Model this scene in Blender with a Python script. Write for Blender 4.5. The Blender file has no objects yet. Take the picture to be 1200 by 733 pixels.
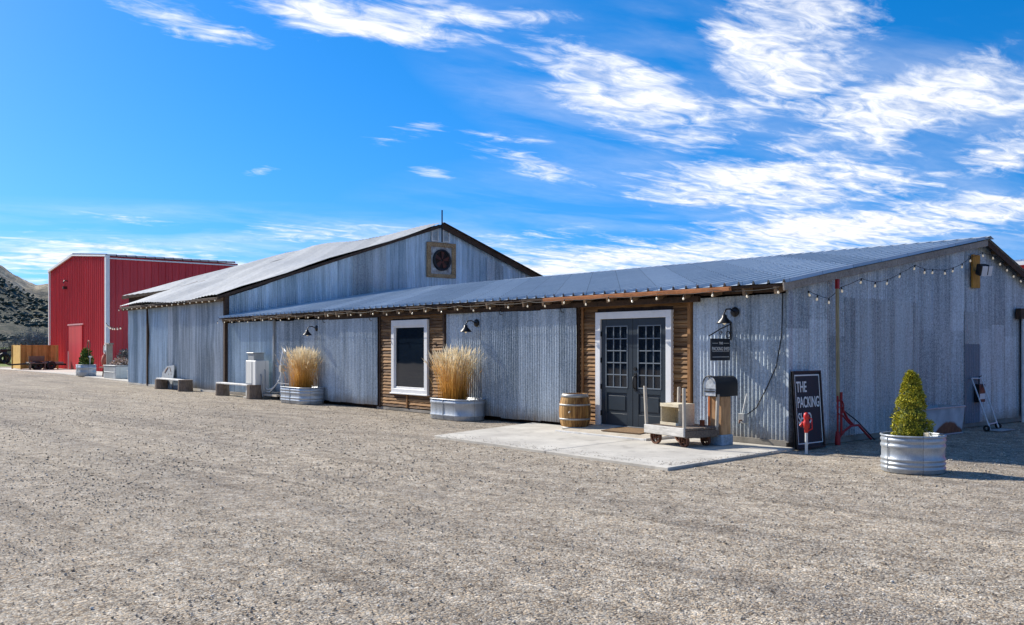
import bpy, math, random
import numpy as np
from mathutils import Vector, Matrix, noise
random.seed(7); rng = np.random.default_rng(7)
R = math.radians
S = bpy.context.scene
COL = S.collection

# ------------------------------------------------------------------ helpers
class MB:
    """collects shapes, then links them as one mesh object"""
    def __init__(s): s.v = []; s.f = []; s.sm = []
    def add(s, vs, fs, smooth=False):
        n = len(s.v); s.v += [tuple(v) for v in vs]
        for f in fs: s.f.append([i + n for i in f]); s.sm.append(smooth)
        return s
    def box(s, c, d, rot=None, jit=0):
        hx, hy, hz = d[0] / 2, d[1] / 2, d[2] / 2
        P = [Vector((x, y, z)) for x in (-hx, hx) for y in (-hy, hy) for z in (-hz, hz)]
        if jit: P = [p + Vector((random.uniform(-jit, jit),) * 3) for p in P]
        if rot is not None: P = [rot @ p for p in P]
        c = Vector(c)
        return s.add([p + c for p in P], [(0, 1, 3, 2), (4, 6, 7, 5), (0, 4, 5, 1), (2, 3, 7, 6), (0, 2, 6, 4), (1, 5, 7, 3)])
    def b2(s, x0, x1, y0, y1, z0, z1):
        return s.box(((x0 + x1) / 2, (y0 + y1) / 2, (z0 + z1) / 2), (x1 - x0, y1 - y0, z1 - z0))
    def bar(s, a, b, w, h=None, up=(0, 0, 1)):
        a, b = Vector(a), Vector(b); h = h or w
        d = (b - a); L = d.length; d.normalize(); u = Vector(up)
        if abs(d.dot(u)) > .98: u = Vector((1, 0, 0))
        r = d.cross(u).normalized(); u = r.cross(d)
        m = Matrix((r, d, u)).transposed()
        return s.box((a + b) / 2, (w, L, h), m)
    def tube(s, pts, r, n=8, cap=True):
        pts = [Vector(p) for p in pts]; rs = r if isinstance(r, (list, tuple)) else [r] * len(pts)
        rings = []; prev = None
        for i, p in enumerate(pts):
            t = (pts[min(i + 1, len(pts) - 1)] - pts[max(i - 1, 0)]).normalized()
            if prev is None:
                a = Vector((0, 0, 1)) if abs(t.z) < .9 else Vector((1, 0, 0))
                u = t.cross(a).normalized()
            else:
                u = (prev - t * prev.dot(t)).normalized()
            prev = u; w = t.cross(u)
            rings.append([p + (u * math.cos(2 * math.pi * k / n) + w * math.sin(2 * math.pi * k / n)) * rs[i] for k in range(n)])
        vs = [q for ring in rings for q in ring]
        fs = [(i * n + k, i * n + (k + 1) % n, (i + 1) * n + (k + 1) % n, (i + 1) * n + k) for i in range(len(pts) - 1) for k in range(n)]
        s.add(vs, fs, True)
        if cap: s.add(rings[0], [tuple(range(n))[::-1]]); s.add(rings[-1], [tuple(range(n))])
        return s
    def lathe(s, prof, c=(0, 0, 0), n=32, sx=1, sy=1, straight=0, cap=False, m=None, smooth=True):
        vs = []
        for r, z in prof:
            for k in range(n):
                a = 2 * math.pi * k / n; x = math.cos(a) * r * sx; y = math.sin(a) * r * sy
                x += straight if math.cos(a) > 1e-6 else (-straight if math.cos(a) < -1e-6 else 0)
                vs.append(Vector((x, y, z)))
        if m is not None: vs = [m @ v for v in vs]
        vs = [v + Vector(c) for v in vs]
        fs = [(i * n + k, i * n + (k + 1) % n, (i + 1) * n + (k + 1) % n, (i + 1) * n + k) for i in range(len(prof) - 1) for k in range(n)]
        s.add(vs, fs, smooth)
        if cap:
            s.add(vs[:n], [tuple(range(n))[::-1]]); s.add(vs[-n:], [tuple(range(n))])
        return s
    def build(s, name, mat, parent=None, bevel=0, loc=None):
        me = bpy.data.meshes.new(name); me.from_pydata([tuple(v) for v in s.v], [], s.f)
        me.polygons.foreach_set('use_smooth', s.sm); me.materials.append(mat); me.update()
        o = bpy.data.objects.new(name, me); COL.objects.link(o)
        if parent: o.parent = parent
        if loc is not None: o.location = loc
        if bevel:
            m = o.modifiers.new('bevel', 'BEVEL'); m.width = bevel; m.segments = 1; m.limit_method = 'ANGLE'; m.angle_limit = R(50)
        return o

def build_each(m, name, mat, parent=None, bevel=0, fix=None):
    """every box / bar added to m becomes a part of its own"""
    for a in range(0, len(m.v), 8):
        q = MB(); q.add(m.v[a:a + 8], [[i - a for i in f] for f in m.f if f[0] >= a and f[0] < a + 8])
        o = MB.build(q, name, mat, parent, bevel)
        if fix: fix(o)
def tag(o, label=None, cat=None, group=None, kind=None):
    if label: o['label'] = label
    if cat: o['category'] = cat
    if group: o['group'] = group
    if kind: o['kind'] = kind
    return o
def thing(name, loc, label, cat, group=None, rz=0):
    o = bpy.data.objects.new(name, None); COL.objects.link(o); o.location = loc; o.rotation_euler = (0, 0, rz)
    o.empty_display_size = .2
    return tag(o, label, cat, group)
def copy_tree(o, parent=None):
    c = o.copy(); COL.objects.link(c)
    if parent: c.parent = parent
    for ch in list(o.children): copy_tree(ch, c)
    return c

def grid_mesh(name, P, mat, parent=None, smooth=False):
    """P: (nu, nv, 3) array"""
    nu, nv = P.shape[:2]
    v = P.reshape(-1, 3)
    i, j = np.meshgrid(np.arange(nu - 1), np.arange(nv - 1), indexing='ij')
    a = (i * nv + j).ravel()
    f = np.stack([a, a + nv, a + nv + 1, a + 1], 1)
    me = bpy.data.meshes.new(name); me.from_pydata(v.tolist(), [], f.tolist())
    if smooth: me.polygons.foreach_set('use_smooth', [True] * len(me.polygons))
    me.materials.append(mat); me.update()
    o = bpy.data.objects.new(name, me); COL.objects.link(o)
    if parent: o.parent = parent
    return o

def sheet(name, A, B, zb, zt, n, mat, parent, pitch=.076, amp=.009, kind='sine', sheet_w=.66, rows=5, jitter=.004, seed=0, dent=.004, topdir=None, thick=.0):
    """profiled metal cladding from A to B (xy points); zb, zt: functions of u giving the lower / upper z; n = outward normal (xy).
       topdir: for roofs - functions giving full 3D points P(u, t)"""
    rg = np.random.default_rng(seed + 11)
    A = np.array(A, float); B = np.array(B, float); L = np.linalg.norm(B - A)
    d = (B - A) / L; n = np.array(n, float)
    if kind == 'sine':
        us = np.arange(0, L, pitch / 8); us = np.append(us, L)
        h = amp * np.sin(us / pitch * 2 * math.pi)
    else:   # ribs
        us = []; hs = []; k = 0
        w = kind
        while k * pitch < L:
            b = k * pitch
            for du, hh in ((0, 0), (.03, 0), (.042, 1), (.062, 1), (.074, 0)) + (((pitch / 2, 0), (pitch / 2 + .008, .25), (pitch / 2 + .016, .25), (pitch / 2 + .024, 0)) if w == 'rib2' else ()):
                if b + du <= L: us.append(b + du); hs.append(hh * amp)
            k += 1
        us.append(L); hs.append(0); us = np.array(us); h = np.array(hs)
    sid = np.floor(us / sheet_w).astype(int)
    jt = rg.normal(0, 1, sid.max() + 1); jb = rg.normal(0, 1, sid.max() + 1); jn = rg.uniform(0, 1, sid.max() + 1)
    h = h + jn[sid] * jitter
    P = np.zeros((len(us), rows, 3))
    for r in range(rows):
        t = r / (rows - 1)
        bot = np.array([zb(u) for u in us]) + jb[sid] * jitter * 2
        top = np.array([zt(u) for u in us]) + jt[sid] * jitter * 2
        z = bot * (1 - t) + top * t
        dn = np.array([noise.noise(Vector((u * .9 + seed, zz * .9, seed * 1.7))) for u, zz in zip(us, z)]) * dent * 2
        P[:, r, 0] = A[0] + d[0] * us + n[0] * (h + dn)
        P[:, r, 1] = A[1] + d[1] * us + n[1] * (h + dn)
        P[:, r, 2] = z
    return grid_mesh(name, P, mat, parent, smooth=(kind == 'sine'))

def roof_sheet(name, E0, E1, R0, R1, mat, parent, pitch=.3, amp=.022, rows=8, sag=.0, seed=0, sheet_w=.9, kind='rib', wob=.01, thick=.004):
    """roof plane: eave E0->E1, ridge R0->R1, ribs running up the slope"""
    E0, E1, R0, R1 = [np.array(p, float) for p in (E0, E1, R0, R1)]
    L = np.linalg.norm(E1 - E0)
    us = []; hs = []
    if kind == 'rib':
        k = 0
        while k * pitch < L:
            for du, hh in ((0, 0), (.02, 1), (.045, 1), (.065, 0)):
                if k * pitch + du < L: us.append(k * pitch + du); hs.append(hh * amp)
            k += 1
        us.append(L); hs.append(0)
    else:
        us = list(np.arange(0, L, pitch / 6)) + [L]; hs = [amp * math.sin(u / pitch * 2 * math.pi) for u in us]
    us = np.array(us); hs = np.array(hs); n = np.cross(E1 - E0, R0 - E0); n /= np.linalg.norm(n)
    if n[2] < 0: n = -n
    rg = np.random.default_rng(seed + 5); sid = np.floor(us / sheet_w).astype(int)
    js = rg.normal(0, 1, sid.max() + 2)
    P = np.zeros((len(us), rows, 3))
    for r in range(rows):
        t = r / (rows - 1)
        for i, u in enumerate(us):
            s = u / L
            e = E0 * (1 - s) + E1 * s; g = R0 * (1 - s) + R1 * s
            tt = t - (.004 * js[sid[i]] if r == 0 else 0)
            p = e * (1 - tt) + g * tt
            w = noise.noise(Vector((p[0] * .25 + seed, p[1] * .4, seed))) * wob
            sg = -sag * math.sin(math.pi * s) * math.sin(math.pi * (.15 + .85 * t) * .8)
            P[i, r] = p + n * (hs[i] + w + .002 * js[sid[i]]) + np.array([0, 0, sg])
    return grid_mesh(name, P, mat, parent, smooth=(kind != 'rib'))

# ------------------------------------------------------------------ materials
class N:
    def __init__(s, nt): s.nt = nt
    def __call__(s, t, **kw):
        n = s.nt.nodes.new(t)
        ins = kw.pop('ins', {})
        for k, v in kw.items(): setattr(n, k, v)
        for k, v in ins.items():
            if hasattr(v, 'is_linked') or isinstance(v, bpy.types.NodeSocket): s.nt.links.new(v, n.inputs[k])
            else: n.inputs[k].default_value = v
        return n
    def math(s, op, a, b=0, c=None, clamp=False):
        ins = {0: a, 1: b}
        if c is not None: ins[2] = c
        return s('ShaderNodeMath', operation=op, use_clamp=clamp, ins=ins).outputs[0]
    def noise(s, vec, scale, detail=4, rough=.55, dim='3D', dist=0):
        return s('ShaderNodeTexNoise', ins={'Vector': vec, 'Scale': scale, 'Detail': detail, 'Roughness': rough, 'Distortion': dist}).outputs['Fac']
    def map(s, vec, sc=(1, 1, 1), loc=(0, 0, 0)):
        return s('ShaderNodeMapping', ins={'Vector': vec, 'Scale': sc, 'Location': loc}).outputs[0]
    def ramp(s, fac, stops, interp='LINEAR'):
        n = s('ShaderNodeValToRGB', ins={'Fac': fac}); e = n.color_ramp.elements; n.color_ramp.interpolation = interp
        e[0].position, e[0].color = stops[0][0], c4(stops[0][1]); e[1].position, e[1].color = stops[1][0], c4(stops[1][1])
        for p, c in stops[2:]:
            q = e.new(p); q.color = c4(c)
        return n.outputs[0]
    def mix(s, fac, a, b, bt='MIX'):
        n = s('ShaderNodeMix', data_type='RGBA', blend_type=bt)
        for k, v in ((0, fac), (6, a), (7, b)):
            if isinstance(v, bpy.types.NodeSocket): s.nt.links.new(v, n.inputs[k])
            else: n.inputs[k].default_value = c4(v) if k else v
        return n.outputs[2]
def c4(c):
    if isinstance(c, (int, float)): return (c, c, c, 1)
    return tuple(c) + (1,) if len(c) == 3 else tuple(c)
def newmat(name):
    m = bpy.data.materials.new(name); m.use_nodes = True; nt = m.node_tree; b = nt.nodes['Principled BSDF']
    return m, N(nt), b, nt.links
def setup(b, nt, col=None, rough=.6, metal=0, bump=None, bs=.3, bd=.01, spec=.5):
    L = nt.nt.links
    for k, v in (('Base Color', col), ('Roughness', rough), ('Metallic', metal)):
        if isinstance(v, bpy.types.NodeSocket): L.new(v, b.inputs[k])
        elif v is not None: b.inputs[k].default_value = c4(v) if k == 'Base Color' else v
    b.inputs['Specular IOR Level'].default_value = spec
    if bump is not None:
        bn = nt('ShaderNodeBump', ins={'Height': bump, 'Strength': bs, 'Distance': bd}); L.new(bn.outputs[0], b.inputs['Normal'])

def plain(name, col, rough=.6, metal=0, var=.15, scale=8, bs=.15, spec=.5):
    m, n, b, L = newmat(name); tc = n('ShaderNodeTexCoord').outputs['Object']
    f = n.noise(tc, scale, 6); lo = tuple(c * (1 - var) for c in col); hi = tuple(min(1, c * (1 + var)) for c in col)
    setup(b, n, n.ramp(f, [(.3, lo), (.7, hi)]), rough, metal, n.noise(tc, scale * 6, 3), bs, .005, spec)
    return m

def galv(name, lo=(.25, .29, .33), hi=(.50, .54, .57), sheet_w=.66, metal=.45, rust=0., stain=.5, spangle=1., rough=.42, dirt=False, tier_h=2.1):
    m, n, b, L = newmat(name); tc = n('ShaderNodeTexCoord').outputs['Object']
    sp = n('ShaderNodeSeparateXYZ', ins={0: tc}); u = n.math('ADD', sp.outputs[0], sp.outputs[1])
    sid = n.math('FLOOR', n.math('DIVIDE', u, sheet_w))
    wn = n('ShaderNodeTexWhiteNoise', noise_dimensions='1D', ins={'W': sid}).outputs['Value']
    spk = n.noise(tc, 28, 3, .7)
    spk2 = n.noise(tc, 70, 2, .6)
    streak = n.noise(n.map(tc, (7, 7, .35)), 1, 5, .6)
    big = n.noise(tc, .7, 4)
    tier = n.math('FLOOR', n.math('DIVIDE', n.math('ADD', sp.outputs[2], n.math('MULTIPLY', wn, .35)), tier_h))
    wn2 = n('ShaderNodeTexWhiteNoise', noise_dimensions='2D', ins={'Vector': n('ShaderNodeCombineXYZ', ins={0: sid, 1: tier, 2: 0.0}).outputs[0]}).outputs['Value']
    f = n.math('ADD', n.math('MULTIPLY', n.math('SUBTRACT', wn2, .15), .5), n.math('MULTIPLY', n.math('SUBTRACT', spk, .5), 1.3 * spangle))
    f = n.math('ADD', f, n.math('MULTIPLY', n.math('SUBTRACT', spk2, .5), 1.5 * spangle))
    f = n.math('ADD', f, n.math('MULTIPLY', n.math('SUBTRACT', streak, .5), 1.1 * stain))
    f = n.math('ADD', f, n.math('MULTIPLY', n.math('SUBTRACT', big, .5), .5), .0)
    f = n.math('ADD', f, .32, clamp=True)
    col = n.ramp(f, [(0, lo), (1, hi)])
    lap = n.math('LESS_THAN', n.math('FRACT', n.math('DIVIDE', u, sheet_w)), .022)
    col = n.mix(n.math('MULTIPLY', lap, .45), col, (.05, .05, .05))
    if dirt:
        dz_ = n.math('SUBTRACT', n.math('ADD', .10, n.math('MULTIPLY', n.noise(n.map(tc, (5, 5, 1)), 1.5, 5, .7), .5)), sp.outputs[2])
        col = n.mix(n.math('MULTIPLY', dz_, 3.0, clamp=True), col, (.24, .20, .155))
    if rust:
        rn = n.noise(n.map(tc, (3, 3, .9)), 1.3, 7, .7)
        rf = n.ramp(rn, [(.62, 0), (.78, rust)])
        col = n.mix(rf, col, (.20, .10, .055))
    rg = n.ramp(streak, [(.3, rough - .08), (.7, rough + .15)])
    setup(b, n, col, rg, metal, n.noise(tc, 5, 4), .12, .02)
    return m

def wood(name, lo, hi, grain=(1, 14, 14), rough=.8, knots=0, bs=.4, board=None):
    m, n, b, L = newmat(name); tc = n('ShaderNodeTexCoord').outputs['Object']
    g = n.noise(n.map(tc, grain), 3, 7, .65, dist=.4); g2 = n.noise(tc, 2.2, 4)
    f = n.math('ADD', n.math('MULTIPLY', g, .7), n.math('MULTIPLY', g2, .3))
    if board:
        sp = n('ShaderNodeSeparateXYZ', ins={0: tc}).outputs[board[0]]
        wn = n('ShaderNodeTexWhiteNoise', noise_dimensions='1D', ins={'W': n.math('FLOOR', n.math('DIVIDE', sp, board[1]))}).outputs['Value']
        f = n.math('ADD', f, n.math('MULTIPLY', n.math('SUBTRACT', wn, .5), board[2]))
    setup(b, n, n.ramp(f, [(.32, lo), (.68, hi)]), rough, 0, g, bs, .004, .3)
    return m

M = {}
M['wall_metal'] = galv('galvanised_wall', (.19, .24, .28), (.68, .76, .82), dirt=True, rust=.25, stain=1.1, spangle=1.0, tier_h=9., metal=.3)
M['end_metal'] = galv('galvanised_end_wall', (.17, .215, .25), (.66, .74, .80), dirt=True, rust=.2, stain=1.4, sheet_w=.6, spangle=1.1, metal=.25)
M['patch_metal'] = galv('galvanised_patch', (.15, .185, .21), (.56, .62, .66), rust=.2, stain=1.3, spangle=1.1, metal=.25, tier_h=9.)
M['patch_dark'] = galv('dark_zinc_patch', (.09, .13, .18), (.19, .25, .32), stain=.6, metal=.25)
M['barn_metal'] = galv('galvanised_barn', (.18, .26, .32), (.64, .77, .87), stain=1.6, sheet_w=.6, spangle=.6, metal=.25, tier_h=9.)
M['barn_metal_pink'] = galv('galvanised_barn_faded', (.22, .27, .31), (.70, .76, .80), dirt=True, stain=1.7, sheet_w=.6, spangle=.6, metal=.25, tier_h=9.)
M['shed_roof'] = galv('shed_roof_metal', (.34, .39, .43), (.58, .64, .69), stain=.5, spangle=.2, metal=.1, rough=.4, sheet_w=.9, tier_h=90.)
M['barn_roof'] = galv('barn_roof_metal', (.24, .25, .25), (.48, .49, .48), stain=.9, spangle=.15, metal=.1, rough=.55, sheet_w=.7, rust=.25, tier_h=90.)
M['tank'] = galv('galvanised_tank', (.24, .27, .30), (.54, .57, .59), stain=.5, spangle=.5, metal=.35, rough=.35)
M['timber'] = wood('dark_weathered_timber', (.022, .015, .011), (.10, .06, .04), (4, 4, 4))
M['rafter'] = wood('old_rafter_timber', (.10, .065, .04), (.38, .26, .16), (6, 2, 6))
M['siding'] = wood('stained_lath_siding', (.085, .040, .014), (.40, .215, .082), (1.2, 10, 14), .7, board=(2, .079, .35))
M['siding_trim'] = wood('stained_trim_board', (.16, .07, .025), (.38, .19, .07), (12, 12, 1.5))
M['copper'] = plain('copper_gutter', (.62, .24, .09), .5, .0, .25, 6)
M['white_paint'] = plain('white_painted_trim', (.80, .80, .79), .45, 0, .05, 5, .05)
M['door_paint'] = plain('blue_grey_door_paint', (.020, .031, .043), .38, 0, .12, 5, .05)
M['muntin'] = plain('grey_muntin', (.16, .19, .22), .4, 0, .1, 5, .05)
M['black_metal'] = plain('black_metal', (.012, .012, .014), .4, .2, .2, 12)
M['concrete'] = None
M['cable'] = plain('black_cable', (.012, .012, .012), .6)
M['rust'] = plain('rusty_metal', (.16, .07, .04), .8, .2, .5, 14)
M['grey_wood'] = wood('silvered_wood', (.16, .14, .12), (.46, .41, .35), (10, 10, 10))
M['pale_wood'] = wood('pale_stake_wood', (.34, .29, .23), (.66, .60, .50), (14, 14, 1.5))
M['cart_wood'] = wood('old_cart_planks', (.05, .04, .035), (.26, .20, .15), (2, 14, 14))
M['cart_lit_face'] = wood('sunlit_cart_rail', (.36, .34, .30), (.74, .71, .65), (2, 14, 14))  # paler than the other rails: sunlight on the front rail painted in
M['crate_wood'] = wood('crate_wood', (.50, .42, .28), (.82, .74, .56), (2, 10, 12))
M['post_wood'] = wood('mailbox_post_wood', (.24, .10, .035), (.72, .46, .24), (9, 9, 1.2))
M['red'] = None

def mat_concrete(name, lo, hi):
    m, n, b, L = newmat(name); tc = n('ShaderNodeTexCoord').outputs['Object']
    f = n.noise(tc, 1.1, 8, .6); s = n.noise(tc, 45, 3, .7)
    f2 = n.math('ADD', n.math('MULTIPLY', f, .75), n.math('MULTIPLY', s, .25))
    col = n.ramp(f2, [(.35, lo), (.62, hi)])
    st = n.ramp(n.noise(tc, 3.3, 6, .65), [(.55, 0), (.72, .7)])
    setup(b, n, n.mix(st, col, tuple(c * .6 for c in lo)), .9, 0, s, .25, .004, .2)
    return m
M['concrete'] = mat_concrete('pad_concrete', (.42, .39, .34), (.60, .565, .49))
M['ramp_concrete'] = mat_concrete('ramp_concrete', (.40, .35, .28), (.58, .52, .42))
M['footing'] = mat_concrete('footing_concrete', (.16, .15, .13), (.34, .31, .27))

def mat_red():
    m, n, b, L = newmat('red_metal_cladding'); tc = n('ShaderNodeTexCoord').outputs['Object']
    f = n.noise(n.map(tc, (1.5, 1.5, .2)), 1, 5)
    setup(b, n, n.ramp(f, [(.3, (.50, .022, .032)), (.7, (.66, .045, .055))]), .45, 0, n.noise(tc, 3, 2), .05, .02)
    return m
M['red'] = mat_red()

def mat_glass():
    m, n, b, L = newmat('window_glass')
    setup(b, n, (.008, .014, .024), .03, 0, n.noise(n('ShaderNodeTexCoord').outputs['Object'], .9, 2), .03, .05, .55)
    b.inputs['IOR'].default_value = 1.5
    return m
M['glass'] = mat_glass()
def mat_bulb():
    m, n, b, L = newmat('bulb_glass'); setup(b, n, (.85, .80, .68), .15); b.inputs['Emission Color'].default_value = (1, .82, .5, 1); b.inputs['Emission Strength'].default_value = .18; return m
M['bulb'] = mat_bulb()

def mat_ground():
    m, n, b, L = newmat('gravel_ground'); tc = n('ShaderNodeTexCoord').outputs['Object']
    def vor(scale, out='Color', feat='F1'):
        return n('ShaderNodeTexVoronoi', feature=feat, ins={'Vector': tc, 'Scale': scale}).outputs[out]
    w = n('ShaderNodeTexNoise', ins={'Vector': tc, 'Scale': 30.0, 'Detail': 2.0}).outputs['Color']
    c1 = n('ShaderNodeSeparateColor', ins={0: vor(55)}).outputs
    c2 = n('ShaderNodeSeparateColor', ins={0: vor(120)}).outputs
    c3 = n('ShaderNodeSeparateColor', ins={0: vor(17)}).outputs
    f = n.math('ADD', n.math('MULTIPLY', c1[0], .5), n.math('MULTIPLY', c2[0], .35))
    f = n.math('ADD', f, n.math('MULTIPLY', c3[0], .15))
    c4_ = n('ShaderNodeSeparateColor', ins={0: vor(7)}).outputs
    c5 = n('ShaderNodeSeparateColor', ins={0: n('ShaderNodeTexVoronoi', ins={'Vector': n.map(tc, (1, 1, 1)), 'Scale': 3.2}).outputs['Color']}).outputs
    f = n.math('ADD', f, n.math('MULTIPLY', n.math('SUBTRACT', c4_[0], .5), .16))
    f = n.math('ADD', f, n.math('MULTIPLY', n.math('SUBTRACT', n.noise(tc, 2.2, 9, .78), .5), .75))
    stone = n.ramp(f, [(.06, (.07, .058, .048)), (.30, (.225, .195, .162)), (.55, (.375, .335, .282)), (.78, (.50, .455, .39)), (.96, (.78, .73, .65))])
    tint = n.ramp(c1[1], [(.0, (.90, .94, 1.0)), (.5, (1, 1, 1)), (1, (1.10, .98, .84))])
    col = n.mix(1, stone, tint, 'MULTIPLY')
    # large patches, wheel tracks (real change of stone mix: fines and dust)
    tr = n.noise(n.map(tc, (.16, .9, 1)), 1, 6, .6, dist=.6)
    col = n.mix(1, col, n.ramp(tr, [(.3, (.80, .80, .82)), (.5, (.97, .96, .95)), (.7, (1.13, 1.11, 1.08))]), 'MULTIPLY')
    bg = n.noise(tc, .11, 5, .6)
    col = n.mix(1, col, n.ramp(bg, [(.35, (.90, .89, .89)), (.65, (1.07, 1.06, 1.04))]), 'MULTIPLY')
    st = n.noise(n.map(n('ShaderNodeMapping', ins={'Vector': tc, 'Rotation': (0, 0, R(-6))}).outputs[0], (.10, 2.6, 1)), 1, 5, .65, dist=.5)
    col = n.mix(1, col, n.ramp(st, [(.34, (.72, .71, .70)), (.46, (.97, .97, .96)), (.7, (1.06, 1.05, 1.03))]), 'MULTIPLY')
    col = n.mix(1, col, (.99, .985, .955), 'MULTIPLY')
    h1 = n('ShaderNodeTexVoronoi', ins={'Vector': tc, 'Scale': 55.0}).outputs['Distance']
    h2 = n('ShaderNodeTexVoronoi', ins={'Vector': tc, 'Scale': 95.0}).outputs['Distance']
    h = n.math('ADD', n.math('MULTIPLY', h1, -1), n.math('MULTIPLY', h2, -.45))
    h = n.math('ADD', h, n.math('MULTIPLY', n.noise(tc, 6, 5), .9))
    setup(b, n, col, .92, 0, h, .7, .011, .12)
    return m
M['ground'] = mat_ground()
def mat_stone():
    m, n, b, L = newmat('loose_stones'); g = n('ShaderNodeNewGeometry').outputs['Random Per Island']
    tc = n('ShaderNodeTexCoord').outputs['Object']
    col = n.ramp(g, [(0, (.21, .185, .16)), (.15, (.31, .275, .235)), (.5, (.39, .35, .30)), (.8, (.52, .475, .41)), (1, (.78, .74, .67))])
    g2 = n('ShaderNodeTexWhiteNoise', noise_dimensions='1D', ins={'W': n.math('MULTIPLY', g, 917.0)}).outputs['Value']
    col = n.mix(1, col, n.ramp(g2, [(0, (.90, .92, .94)), (1, (1.10, .98, .80))]), 'MULTIPLY')
    setup(b, n, col, .9, 0, n.noise(tc, 90, 2), .2, .002, .2)
    return m
M['stone'] = mat_stone()
def mat_hill():
    m, n, b, L = newmat('hill_scrub'); tc = n('ShaderNodeTexCoord').outputs['Object']
    z = n('ShaderNodeSeparateXYZ', ins={0: tc}).outputs[2]
    nn = n.noise(tc, .02, 6, .65); fine = n.noise(tc, .25, 5, .7)
    h = n.math('ADD', n.math('DIVIDE', z, 60.0), n.math('MULTIPLY', n.math('SUBTRACT', nn, .5), .9))
    dark = n.ramp(fine, [(.36, (.045, .055, .045)), (.5, (.085, .09, .068)), (.68, (.17, .15, .11))])
    tan = n.ramp(n.noise(tc, .06, 7, .7), [(.36, (.08, .085, .08)), (.48, (.28, .24, .18)), (.62, (.62, .52, .36))])
    grs = n.ramp(n.noise(tc, .12, 6), [(.35, (.14, .19, .04)), (.65, (.24, .24, .10))])
    base = n.mix(n.ramp(h, [(.42, 0), (.56, 1)]), dark, tan)
    setup(b, n, n.mix(n.ramp(n.math('ADD', z, n.math('MULTIPLY', nn, 2.0)), [(.0, 1), (1.0, 1), (.5, 1)]), base, base) if False else n.mix(n.math('LESS_THAN', n.math('ADD', z, n.math('MULTIPLY', nn, 2.0)), 2.6), base, grs), .95, 0, fine, .8, 2., .1)
    return m
M['hill'] = mat_hill()
def mat_field():
    m, n, b, L = newmat('field_grass'); tc = n('ShaderNodeTexCoord').outputs['Object']
    setup(b, n, n.ramp(n.noise(tc, .12, 8, .65), [(.3, (.11, .14, .035)), (.5, (.17, .22, .055)), (.7, (.30, .27, .13))]), .95, 0, n.noise(tc, 3, 5), .6, .1, .1)
    return m
M['field'] = mat_field()
def mat_leaf(name, cols):
    m, n, b, L = newmat(name); g = n('ShaderNodeNewGeometry').outputs['Random Per Island']
    setup(b, n, n.ramp(g, [(i / (len(cols) - 1), c) for i, c in enumerate(cols)]), .75, 0, spec=.2)
    return m
M['straw'] = None
def mat_straw():
    m, n, b, L = newmat('dry_grass'); g = n('ShaderNodeNewGeometry').outputs['Random Per Island']
    z = n('ShaderNodeSeparateXYZ', ins={0: n('ShaderNodeTexCoord').outputs['Object']}).outputs[2]
    zz = n.math('ADD', n.math('MULTIPLY', z, .9), n.math('MULTIPLY', n.math('SUBTRACT', g, .5), .35))
    # stems are orange-brown at the foot and bleach to straw and cream seed heads
    col = n.ramp(zz, [(.0, (.30, .15, .03)), (.3, (.66, .34, .07)), (.55, (.82, .56, .22)), (.8, (.90, .78, .54)), (1, (.93, .86, .70))])
    setup(b, n, col, .8, 0, spec=.15)
    tr_ = n('ShaderNodeBsdfTranslucent', ins={'Color': col}); mx = n('ShaderNodeMixShader', ins={0: .35, 1: b.outputs[0], 2: tr_.outputs[0]})
    L.new(mx.outputs[0], m.node_tree.nodes['Material Output'].inputs[0]); return m
M['straw'] = mat_straw()
M['spruce'] = mat_leaf('spruce_needles', [(.10, .12, .012), (.30, .30, .03), (.52, .48, .05), (.72, .64, .10)])
M['bark'] = wood('bark', (.05, .04, .03), (.2, .16, .12), (8, 8, 2))
M['log'] = wood('log_bark', (.07, .05, .04), (.26, .20, .15), (12, 12, 2.5), bs=.8)
M['twig'] = mat_leaf('bare_twigs', [(.09, .09, .09), (.18, .17, .16), (.28, .26, .24)])
M['soil'] = plain('dark_soil', (.05, .035, .025), .95, 0, .4, 20, .6)
M['rust_soil'] = plain('rusty_tank_inside', (.17, .065, .03), .9, 0, .4, 9, .4)
M['sign_navy'] = plain('sign_navy', (.008, .012, .022), .55, 0, .15, 4, .04)
M['letter'] = plain('sign_white', (.80, .80, .78), .5, 0, .04, 4, .02)
M['hyd_red'] = plain('red_paint', (.55, .02, .015), .4, 0, .2, 9)
M['jack_red'] = plain('red_jack_paint', (.33, .015, .02), .5, 0, .3, 9)
M['pipe_white'] = plain('white_pipe', (.66, .67, .66), .5, 0, .15, 9)
M['util'] = galv('pale_cabinet', (.62, .62, .58), (.84, .84, .80), stain=1.0, spangle=.1, metal=0, rough=.6)
M['util_grey'] = plain('grey_box_metal', (.36, .38, .39), .5, .3, .15, 7)
M['orange_board'] = wood('orange_board', (.35, .15, .02), (.68, .36, .08), (10, 10, 2))
M['lens'] = plain('floodlight_lens', (.75, .75, .78), .2, 0, .03)
M['fence'] = wood('cedar_fence', (.32, .17, .04), (.72, .44, .13), (9, 9, .6), board=(1, .14, .25))
M['plank_white'] = plain('whitewashed_plank', (.62, .61, .58), .7, 0, .2, 6, .3)
M['dark_green'] = mat_leaf('green_leaves', [(.02, .05, .012), (.06, .12, .02), (.12, .2, .04), (.35, .3, .05)])
M['dry_flower'] = mat_leaf('dry_flowers', [(.18, .11, .07), (.42, .30, .20), (.65, .45, .38), (.75, .7, .62)])
M['mat_brown'] = plain('coir_mat', (.20, .12, .055), .95, 0, .25, 25, .6)
M['blue_metal'] = plain('flaking_blue_paint', (.28, .40, .52), .6, 0, .35, 18, .3)
M['barrel_wood'] = None
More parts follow.
